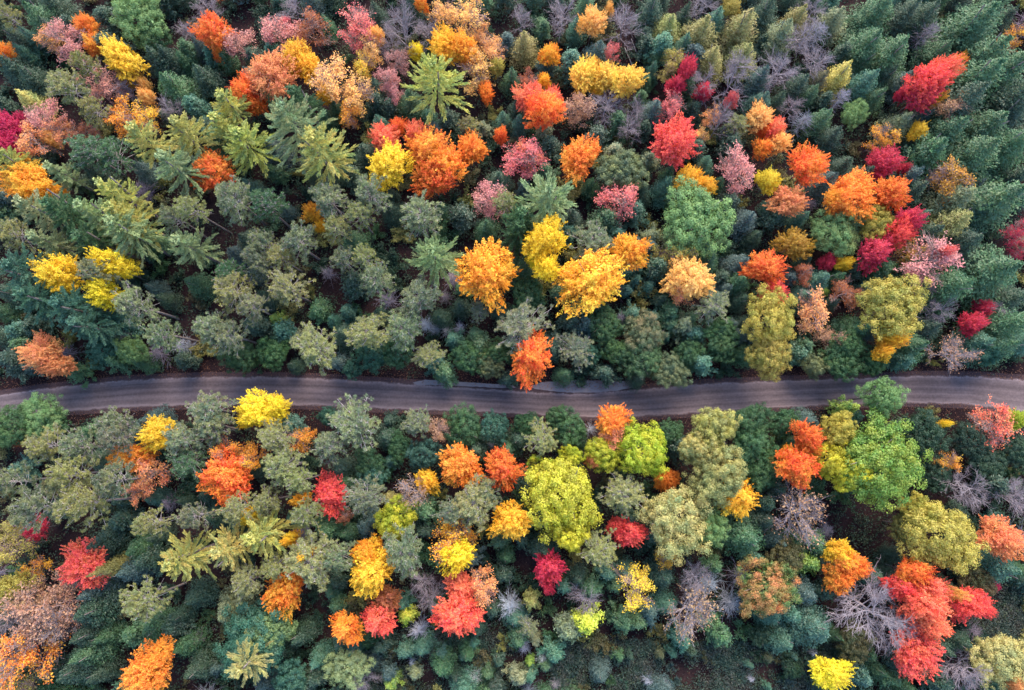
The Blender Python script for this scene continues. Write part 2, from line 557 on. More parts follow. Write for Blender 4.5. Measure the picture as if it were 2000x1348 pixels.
def make_cedar(seed):
    """Narrow, soft young conifer with a rounded tip."""
    rng = np.random.default_rng(seed)
    R, H = 1.5, 6.5
    lv = Leaves(rng)
    n = 96
    pw = rng.uniform(1.1, 2.6); env = lobed(rng, 9, 0.55, 1.15, 5)
    lean = rng.normal(0, .35, 2)
    for i in range(n):
        t = ((i + .5) / n) ** 0.85
        prof = (1 - t ** pw) ** 0.85
        az = i * 2.39996 + rng.normal(0, .2)
        r = R * prof * rng.uniform(0.40, 1.25) * env(unit(np.array([[math.cos(az), math.sin(az), 2 * t - .6]])))[0]
        z = H * (0.06 + 0.90 * t)
        c = np.array((math.cos(az) * r + lean[0] * t, math.sin(az) * r + lean[1] * t, z))
        d = unit(np.array((math.cos(az), math.sin(az), 0.55 + 1.2 * t)))
        m = 42
        tt = rng.random(m)
        P = c + d * ((tt - .6) * 0.9)[:, None] + rng.normal(0, .12, (m, 3))
        N = unit(rng.normal(0, .5, (m, 3)) + d * 0.7 + np.array((0, 0, .3)))
        lv.add(P, N, unit(d[None] + rng.normal(0, .55, (m, 3))), 0.22, 0.10, rng.random())
    return pattern(H, 0.66, [("trunk", simple_trunk(rng, H * 0.9, 0.08, k=5).mesh("trunk", M_BARK_PINE)),
                                                ("crown", lv.mesh("crown", M_NEEDLE))])


def make_sapling(seed):
    """Low loose young growth: a few leafy stems."""
    rng = np.random.default_rng(seed)
    R, H = 1.7, 3.8
    lv = Leaves(rng); tk = Tubes(4)
    for s in range(7):
        az = s * 2.4 + rng.normal(0, .9)
        lean = rng.uniform(0.05, 1.1)
        p, dz = curve_pts((0, 0, -.1), (math.cos(az) * lean, math.sin(az) * lean, 1.0), H * rng.uniform(0.45, 1.1), (math.cos(az) * .3, math.sin(az) * .3, 0), rng, 4, .1)
        tk.path(p, 0.035, 0.012)
        for k in range(17):
            u = 0.3 + 0.7 * rng.random()
            i = min(int(u * 4), 3)
            q = p[i] + (p[i + 1] - p[i]) * (u * 4 - i) + rng.normal(0, .20, 3)
            m = 14
            lv.add(q + rng.normal(0, .16, (m, 3)), unit(rng.normal(0, .6, (m, 3)) + np.array((0, 0, .7))), None, 0.25, 0.12, rng.random())
    return pattern(H, 0.7, [("trunk", tk.mesh("trunk", M_BARK_BROAD)), ("crown", lv.mesh("crown", M_BROAD))])


def make_grey(seed):
    """Dead sapling: a thin leaning cone of fine pale twigs."""
    rng = np.random.default_rng(seed)
    R, H = 1.5, 4.2
    tk, br = Tubes(5), Tubes(3)
    top = np.array((rng.normal(0, .3), rng.normal(0, .3), H))
    tk.path([np.array((0, 0, -.2)), top * 0.5, top], 0.05, 0.012)
    for i in range(64):
        t = (i + .5) / 64
        az = i * 2.4 + rng.normal(0, .4)
        L = R * (1 - t) ** 0.7 * rng.uniform(0.35, 1.35) + 0.15
        d = unit(np.array((math.cos(az), math.sin(az), rng.uniform(0.0, 0.8))))
        b = top * (0.12 + 0.84 * t)
        p, _d = curve_pts(b, d, L, (0, 0, .3), rng, 3, .15)
        br.path(p, 0.015, 0.008)
        for k in range(7):
            q = p[1] + (p[3] - p[1]) * rng.uniform(-.4, 1)
            br.seg(q, q + unit(d + rng.normal(0, .7, 3)) * rng.uniform(.2, .5), 0.011, 0.007)
    return pattern(H, 0.55, [("trunk", tk.mesh("trunk", M_BARK_PALE)), ("twigs", br.mesh("twigs", M_TWIG))])


def twig_material():
    m, t, ns, ln = new_mat("fine_twigs")
    a = nd(ns, "ShaderNodeAttribute", attribute_type='OBJECT', attribute_name="leaf_a")
    d = nd(ns, "ShaderNodeBsdfDiffuse"); out = nd(ns, "ShaderNodeOutputMaterial")
    ln.new(a.outputs["Color"], d.inputs[0]); ln.new(d.outputs[0], out.inputs[0])
    return m


M_TWIG = twig_material()


# ------------------------------------------------------------------ the ground, the road
def dist_to_line(px, pts):
    xs = [p[0] for p in pts]; ys = [p[1] for p in pts]
    return float(np.interp(px, xs, ys))


ROAD_TOP = [(-260, 816), (-120, 792), (0, 771), (78, 759), (182, 749), (260, 741), (389, 736), (500, 735), (620, 738), (734, 745), (870, 754), (1000, 763), (1100, 768), (1156, 768),
            (1260, 759), (1389, 748), (1500, 744), (1682, 738), (1811, 733), (1915, 735), (2000, 741), (2120, 753), (2260, 775)]
ROAD_BOT = [(-260, 868), (-120, 836), (0, 811), (60, 806), (156, 801), (260, 794), (389, 790), (500, 789), (578, 790), (734, 797), (863, 801), (1000, 806), (1130, 813),
            (1260, 812), (1389, 804), (1500, 796), (1656, 789), (1760, 785), (1889, 789), (2000, 803), (2120, 822), (2260, 852)]


def ribbon(name, top, bot, z, mat, step=14, dtop=0.0, dbot=0.0):
    """A strip between two edge curves, lying at height z; UV: u across, v along in metres."""
    xs = np.arange(-250, 2251, step)
    V, UV = [], []
    prev, dist = None, 0
    nu = 9
    for x in xs:
        a = np.array(ground_point(x, dist_to_line(x, top) - dtop, z)[:2]); b = np.array(ground_point(x, dist_to_line(x, bot) + dbot, z)[:2])
        c = (a + b) / 2
        if prev is not None:
            dist += np.linalg.norm(c - prev)
        prev = c
        for j in range(nu):
            u = j / (nu - 1)
            q = a + (b - a) * u
            V.append((q[0], q[1], z)); UV.append((u, dist))
    n = len(xs)
    F = [(i * nu + j, (i + 1) * nu + j, (i + 1) * nu + j + 1, i * nu + j + 1) for i in range(n - 1) for j in range(nu - 1)]
    me = bpy.data.meshes.new(name)
    me.from_pydata(V, [], [f[::-1] for f in F])
    uvl = me.uv_layers.new(name="uv")
    for lp in me.loops:
        uvl.data[lp.index].uv = UV[lp.vertex_index]
    me.materials.append(mat)
    o = bpy.data.objects.new(name, me)
    COL.objects.link(o)
    o["kind"] = "structure"
    return o


def road_material():
    m, t, ns, ln = new_mat("packed_dirt")
    uv = nd(ns, "ShaderNodeUVMap", uv_map="uv")
    sep = nd(ns, "ShaderNodeSeparateXYZ"); ln.new(uv.outputs[0], sep.inputs[0])
    # wheel-worn streaks: noise drawn out along the road
    mp = nd(ns, "ShaderNodeMapping"); mp.inputs["Scale"].default_value = (14.0, 0.035, 1.0); ln.new(uv.outputs[0], mp.inputs[0])
    n1 = nd(ns, "ShaderNodeTexNoise"); n1.inputs["Scale"].default_value = 1.0; n1.inputs["Detail"].default_value = 5; ln.new(mp.outputs[0], n1.inputs["Vector"])
    geo = nd(ns, "ShaderNodeNewGeometry")
    n2 = nd(ns, "ShaderNodeTexNoise"); n2.inputs["Scale"].default_value = 2.6; n2.inputs["Detail"].default_value = 8; n2.inputs["Roughness"].default_value = 0.75
    ln.new(geo.outputs["Position"], n2.inputs["Vector"])
    n3 = nd(ns, "ShaderNodeTexNoise"); n3.inputs["Scale"].default_value = 0.12; n3.inputs["Detail"].default_value = 3; ln.new(geo.outputs["Position"], n3.inputs["Vector"])
    n4 = nd(ns, "ShaderNodeTexNoise"); n4.inputs["Scale"].default_value = 0.6; n4.inputs["Detail"].default_value = 4; ln.new(geo.outputs["Position"], n4.inputs["Vector"])
    # loose pale gravel pushed to the edges: u plus a wobble through a ramp
    wob = nd(ns, "ShaderNodeMath", operation='MULTIPLY_ADD'); ln.new(n4.outputs[0], wob.inputs[0]); wob.inputs[1].default_value = 0.16; wob.inputs[2].default_value = -0.08
    uu = nd(ns, "ShaderNodeMath", operation='ADD'); ln.new(sep.outputs[0], uu.inputs[0]); ln.new(wob.outputs[0], uu.inputs[1])
    edge = nd(ns, "ShaderNodeValToRGB"); cr = edge.color_ramp
    cr.elements[0].position = 0.0; cr.elements[0].color = (0.62, 0.62, 0.62, 1)
    cr.elements[1].position = 1.0; cr.elements[1].color = (0.45, 0.45, 0.45, 1)
    for p, v in ((0.05, 0.95), (0.11, 0.5), (0.18, 0.22), (0.30, 0.06), (0.42, 0.40), (0.52, 0.14), (0.66, 0.42), (0.75, 0.14), (0.86, 0.42), (0.93, 0.80)):
        e = cr.elements.new(p); e.color = (v, v, v, 1)
    ln.new(uu.outputs[0], edge.inputs[0])
    f = nd(ns, "ShaderNodeMath", operation='MULTIPLY_ADD'); ln.new(n1.outputs[0], f.inputs[0]); f.inputs[1].default_value = 0.7; f.inputs[2].default_value = -0.35
    f2 = nd(ns, "ShaderNodeMath", operation='ADD'); ln.new(edge.outputs[0], f2.inputs[0]); ln.new(f.outputs[0], f2.inputs[1])
    g = nd(ns, "ShaderNodeMath", operation='MULTIPLY_ADD'); ln.new(n2.outputs[0], g.inputs[0]); g.inputs[1].default_value = 1.1; g.inputs[2].default_value = -0.55
    f3 = nd(ns, "ShaderNodeMath", operation='ADD'); ln.new(f2.outputs[0], f3.inputs[0]); ln.new(g.outputs[0], f3.inputs[1])
    h = nd(ns, "ShaderNodeMath", operation='MULTIPLY_ADD'); ln.new(n3.outputs[0], h.inputs[0]); h.inputs[1].default_value = 0.9; h.inputs[2].default_value = -0.45
    f4 = nd(ns, "ShaderNodeMath", operation='ADD', use_clamp=True); ln.new(f3.outputs[0], f4.inputs[0]); ln.new(h.outputs[0], f4.inputs[1])
    ramp = nd(ns, "ShaderNodeValToRGB")
    ramp.color_ramp.elements[0].color = (0.074, 0.056, 0.064, 1)  # dirt tinted mauve for the blue skylight falling on it
    ramp.color_ramp.elements[1].color = (0.215, 0.166, 0.183, 1)
    ln.new(f4.outputs[0], ramp.inputs[0])
    # crumbling edge: litter and soil creep over the gravel
    lit = nd(ns, "ShaderNodeValToRGB"); le = lit.color_ramp
    le.elements[0].position = 0.0; le.elements[0].color = (1, 1, 1, 1)
    le.elements[1].position = 1.0; le.elements[1].color = (1, 1, 1, 1)
    for p, v in ((0.02, 0.85), (0.07, 0.0), (0.93, 0.0), (0.98, 0.85)):
        q = le.elements.new(p); q.color = (v, v, v, 1)
    wob2 = nd(ns, "ShaderNodeMath", operation='MULTIPLY_ADD'); ln.new(n2.outputs[0], wob2.inputs[0]); wob2.inputs[1].default_value = 0.22; wob2.inputs[2].default_value = -0.11
    u3 = nd(ns, "ShaderNodeMath", operation='ADD'); ln.new(uu.outputs[0], u3.inputs[0]); ln.new(wob2.outputs[0], u3.inputs[1])
    ln.new(u3.outputs[0], lit.inputs[0])
    mx = nd(ns, "ShaderNodeMix", data_type='RGBA')
    ln.new(lit.outputs[0], mx.inputs[0]); ln.new(ramp.outputs[0], mx.inputs[6]); mx.inputs[7].default_value = (0.060, 0.038, 0.042, 1)
    d = nd(ns, "ShaderNodeBsdfPrincipled"); d.inputs["Roughness"].default_value = 0.8; d.inputs["Specular IOR Level"].default_value = 0.2
    ln.new(mx.outputs[2], d.inputs["Base Color"])
    bp = nd(ns, "ShaderNodeBump"); bp.inputs["Strength"].default_value = 0.5; bp.inputs["Distance"].default_value = 0.05
    ln.new(n2.outputs[0], bp.inputs["Height"]); ln.new(bp.outputs[0], d.inputs["Normal"])
    out = nd(ns, "ShaderNodeOutputMaterial"); ln.new(d.outputs[0], out.inputs[0])
    return m


def litter_material(name, dark, mid, light, s=1.0):
    m, t, ns, ln = new_mat(name)
    geo = nd(ns, "ShaderNodeNewGeometry")
    n1 = nd(ns, "ShaderNodeTexNoise"); n1.inputs["Scale"].default_value = 3.5 * s; n1.inputs["Detail"].default_value = 9; n1.inputs["Roughness"].default_value = 0.8
    n2 = nd(ns, "ShaderNodeTexNoise"); n2.inputs["Scale"].default_value = 0.10 * s; n2.inputs["Detail"].default_value = 5
    ln.new(geo.outputs["Position"], n1.inputs["Vector"]); ln.new(geo.outputs["Position"], n2.inputs["Vector"])
    a = nd(ns, "ShaderNodeMath", operation='MULTIPLY_ADD'); ln.new(n2.outputs[0], a.inputs[0]); a.inputs[1].default_value = 0.9; a.inputs[2].default_value = -0.45
    b = nd(ns, "ShaderNodeMath", operation='ADD'); ln.new(n1.outputs[0], b.inputs[0]); ln.new(a.outputs[0], b.inputs[1])
    r = nd(ns, "ShaderNodeValToRGB"); cr = r.color_ramp
    cr.elements[0].position = 0.28; cr.elements[0].color = (*dark, 1)
    cr.elements[1].position = 0.75; cr.elements[1].color = (*light, 1)
    e = cr.elements.new(0.5); e.color = (*mid, 1)
    ln.new(b.outputs[0], r.inputs[0])
    d = nd(ns, "ShaderNodeBsdfDiffuse"); ln.new(r.outputs[0], d.inputs[0])
    bp = nd(ns, "ShaderNodeBump"); bp.inputs["Strength"].default_value = 0.8; bp.inputs["Distance"].default_value = 0.12
    ln.new(n1.outputs[0], bp.inputs["Height"]); ln.new(bp.outputs[0], d.inputs["Normal"])
    out = nd(ns, "ShaderNodeOutputMaterial"); ln.new(d.outputs[0], out.inputs[0])
    return m


M_GROUND = litter_material("forest_litter", (0.010, 0.007, 0.009), (0.022, 0.014, 0.017), (0.050, 0.030, 0.030))  # albedo halved and purpled: blue-violet gloom of the gaps painted in
M_VERGE = litter_material("leaf_strewn_verge", (0.030, 0.021, 0.027), (0.060, 0.041, 0.048), (0.115, 0.070, 0.070))  # purple shadow cast mixed into the verge colour


def road_y(x):
    """World y of the road's middle at world x (used to keep the ground flat there)."""
    return float(np.interp(x, ROAD_XS, ROAD_YS))


_rc = [ground_point(px, (dist_to_line(px, ROAD_TOP) + dist_to_line(px, ROAD_BOT)) / 2)[:2] for px in range(-250, 2251, 25)]
ROAD_XS = [p[0] for p in _rc]; ROAD_YS = [p[1] for p in _rc]


def ground_h(x, y):
    """Gentle hummocks, falling a little into a ditch beside the road."""
    d = abs(y - road_y(x))
    k = min(1.0, max(0.0, (d - 4.5) / 5.0))
    w = 0.28 * math.sin(x * 0.21 + 1.3 * math.sin(y * 0.13)) + 0.22 * math.sin(y * 0.31 + x * 0.07) + 0.12 * math.sin(x * 0.63 - y * 0.5)
    return k * (w - 0.1)


def build_ground():
    xs = np.concatenate([[-1500, -600, -250], np.linspace(-130, 130, 174), [250, 600, 1500]])
    ys = np.concatenate([[-1500, -600, -250], np.linspace(-100, 110, 141), [250, 600, 1500]])
    V = [(x, y, ground_h(x, y) if abs(x) < 131 and -101 < y < 111 else 0.0) for y in ys for x in xs]
    n = len(xs)
    F = [(j * n + i, j * n + i + 1, (j + 1) * n + i + 1, (j + 1) * n + i) for j in range(len(ys) - 1) for i in range(n - 1)]
    me = bpy.data.meshes.new("ground")
    me.from_pydata(V, [], F)
    for p in me.polygons:
        p.use_smooth = True
    me.materials.append(M_GROUND)
    o = bpy.data.objects.new("ground", me)
    COL.objects.link(o); o["kind"] = "structure"


build_ground()
ribbon("road_verge", ROAD_TOP, ROAD_BOT, 0.004, M_VERGE, dtop=9, dbot=9)
ribbon("dirt_road", ROAD_TOP, ROAD_BOT, 0.010, road_material(), dtop=1, dbot=3)


def puddle_material():
    m, t, ns, ln = new_mat("pale_mauve_water")
    geo = nd(ns, "ShaderNodeNewGeometry")
    n = nd(ns, "ShaderNodeTexNoise"); n.inputs["Scale"].default_value = 0.5; n.inputs["Detail"].default_value = 3
    ln.new(geo.outputs["Position"], n.inputs["Vector"])
    r = nd(ns, "ShaderNodeValToRGB")
    r.color_ramp.elements[0].position = 0.3; r.color_ramp.elements[0].color = (0.16, 0.135, 0.155, 1)
    r.color_ramp.elements[1].position = 0.7; r.color_ramp.elements[1].color = (0.19, 0.163, 0.185, 1)
    ln.new(n.outputs[0], r.inputs[0])
    p = nd(ns, "ShaderNodeBsdfPrincipled"); p.inputs["Roughness"].default_value = 0.06; p.inputs["IOR"].default_value = 1.33
    ln.new(r.outputs[0], p.inputs["Base Color"])
    out = nd(ns, "ShaderNodeOutputMaterial"); ln.new(p.outputs[0], out.inputs[0])
    return m


M_WATER = puddle_material()


def puddle(outline, z, label):
    """Pale mauve water standing at the road edge; the outline is given by the points the photograph shows."""
    rng = np.random.default_rng(len(outline))
    pts = []
    n = len(outline)
    for i in range(n):
        a, b = np.array(outline[i], float), np.array(outline[(i + 1) % n], float)
        k = max(1, int(np.linalg.norm(b - a) / 6))
        for j in range(k):
            q = a + (b - a) * j / k + rng.normal(0, 0.35, 2)
            pts.append((*ground_point(q[0], q[1], z)[:2], z))
    me = bpy.data.meshes.new("puddle")
    me.from_pydata(pts, [], [list(range(len(pts)))[::-1]])
    me.materials.append(M_WATER)
    o = bpy.data.objects.new("puddle", me)
    COL.objects.link(o)
    o["kind"] = "structure"; o["label"] = label


puddle([(1036, 754), (1060, 746), (1110, 743), (1180, 743), (1232, 744), (1246, 750), (1236, 757), (1205, 763), (1165, 767), (1120, 767), (1075, 764), (1045, 760)], 0.016,
       "long pale puddle at the upper road edge below the grey-green pines")
puddle([(806, 747), (830, 742), (868, 743), (900, 746), (950, 749), (1000, 752), (1010, 758), (960, 757), (900, 754), (850, 752), (815, 752)], 0.016,
       "narrow bluish strip of water along the upper road edge")


# ------------------------------------------------------------------ the trees, as read from the photograph
# leaf colours: (word, leaf_a, leaf_b); two colours mix in patches
PAL = {
    # autumn leaves
    "or": ("orange", (0.84, 0.22, 0.03), (0.88, 0.44, 0.06)),
    "ro": ("red-orange", (0.8, 0.125, 0.03), (0.86, 0.32, 0.05)),
    "re": ("red", (0.74, 0.06, 0.07), (0.84, 0.13, 0.095)),
    "cr": ("crimson", (0.5, 0.022, 0.075), (0.68, 0.06, 0.1)),
    "co": ("coral red", (0.82, 0.145, 0.09), (0.86, 0.3, 0.14)),
    "sa": ("salmon", (0.78, 0.25, 0.12), (0.84, 0.38, 0.14)),
    "pe": ("peach", (0.806, 0.403, 0.157), (0.784, 0.302, 0.090)),
    "lo": ("light orange", (0.88, 0.44, 0.12), (0.88, 0.52, 0.18)),
    "am": ("amber", (0.82, 0.3, 0.025), (0.88, 0.52, 0.05)),
    "go": ("golden", (0.84, 0.42, 0.03), (0.88, 0.62, 0.06)),
    "ye": ("yellow", (0.88, 0.56, 0.035), (0.8, 0.62, 0.06)),
    "le": ("lemon yellow", (0.88, 0.68, 0.04), (0.88, 0.6, 0.03)),
    "ru": ("rust", (0.420, 0.130, 0.050), (0.340, 0.100, 0.050)),
    "oc": ("ochre", (0.500, 0.270, 0.030), (0.400, 0.200, 0.030)),
    "pk": ("dusty pink", (0.66, 0.27, 0.25), (0.62, 0.28, 0.25)),
    "cp": ("coral pink", (0.829, 0.179, 0.190), (0.739, 0.179, 0.168)),
    "pr": ("pinkish red", (0.86, 0.105, 0.095), (0.88, 0.22, 0.11)),
    "py": ("pale yellow", (0.88, 0.58, 0.10), (0.88, 0.46, 0.08)),
    "ta": ("tan", (0.460, 0.270, 0.170), (0.420, 0.210, 0.110)),
    "ma": ("magenta", (0.538, 0.020, 0.112), (0.426, 0.022, 0.078)),
    # greens turning
    "li": ("lime green", (0.336, 0.426, 0.034), (0.582, 0.515, 0.045)),
    "yl": ("yellow-green", (0.627, 0.560, 0.050), (0.381, 0.381, 0.039)),
    "oy": ("olive yellow", (0.500, 0.420, 0.090), (0.340, 0.310, 0.070)),
    "ol": ("olive", (0.220, 0.220, 0.060), (0.280, 0.250, 0.080)),
    "og": ("orange-flecked green", (0.100, 0.170, 0.050), (0.620, 0.220, 0.090)),
    "cs": ("cream-tipped green", (0.550, 0.470, 0.170), (0.240, 0.290, 0.130)),
    "bg": ("bright green", (0.130, 0.270, 0.050), (0.280, 0.360, 0.050)),
    "lg": ("light green", (0.21, 0.32, 0.12), (0.14, 0.25, 0.1)),
    "br": ("brownish green", (0.13, 0.115, 0.05), (0.09, 0.11, 0.05)),
    # evergreens
    "gr": ("green", (0.045, 0.118, 0.055), (0.082, 0.172, 0.062)),
    "fg": ("deep green", (0.03, 0.098, 0.046), (0.065, 0.155, 0.058)),
    "dg": ("dark green", (0.022, 0.06, 0.038), (0.036, 0.085, 0.046)),
    "te": ("teal green", (0.04, 0.13, 0.092), (0.072, 0.175, 0.11)),
    "gg": ("grey-green", (0.105, 0.15, 0.092), (0.245, 0.265, 0.115)),  # second colour yellowed to carry the glow on the upper tufts
    "gy": ("yellowish grey-green", (0.29, 0.285, 0.09), (0.2, 0.225, 0.1)),
    "pa": ("pale green", (0.33, 0.39, 0.17), (0.19, 0.29, 0.15)),
    "yp": ("yellow-tipped green", (0.58, 0.52, 0.13), (0.29, 0.36, 0.12)),  # needles painted yellow for the warm light catching the plume tips
    "bl": ("blue-green", (0.038, 0.082, 0.082), (0.065, 0.12, 0.11)),
    "gp": ("grey-purple", (0.24, 0.22, 0.27), (0.24, 0.22, 0.27)),
    "gb": ("pale blue-grey", (0.33, 0.35, 0.42), (0.33, 0.35, 0.42)),
}

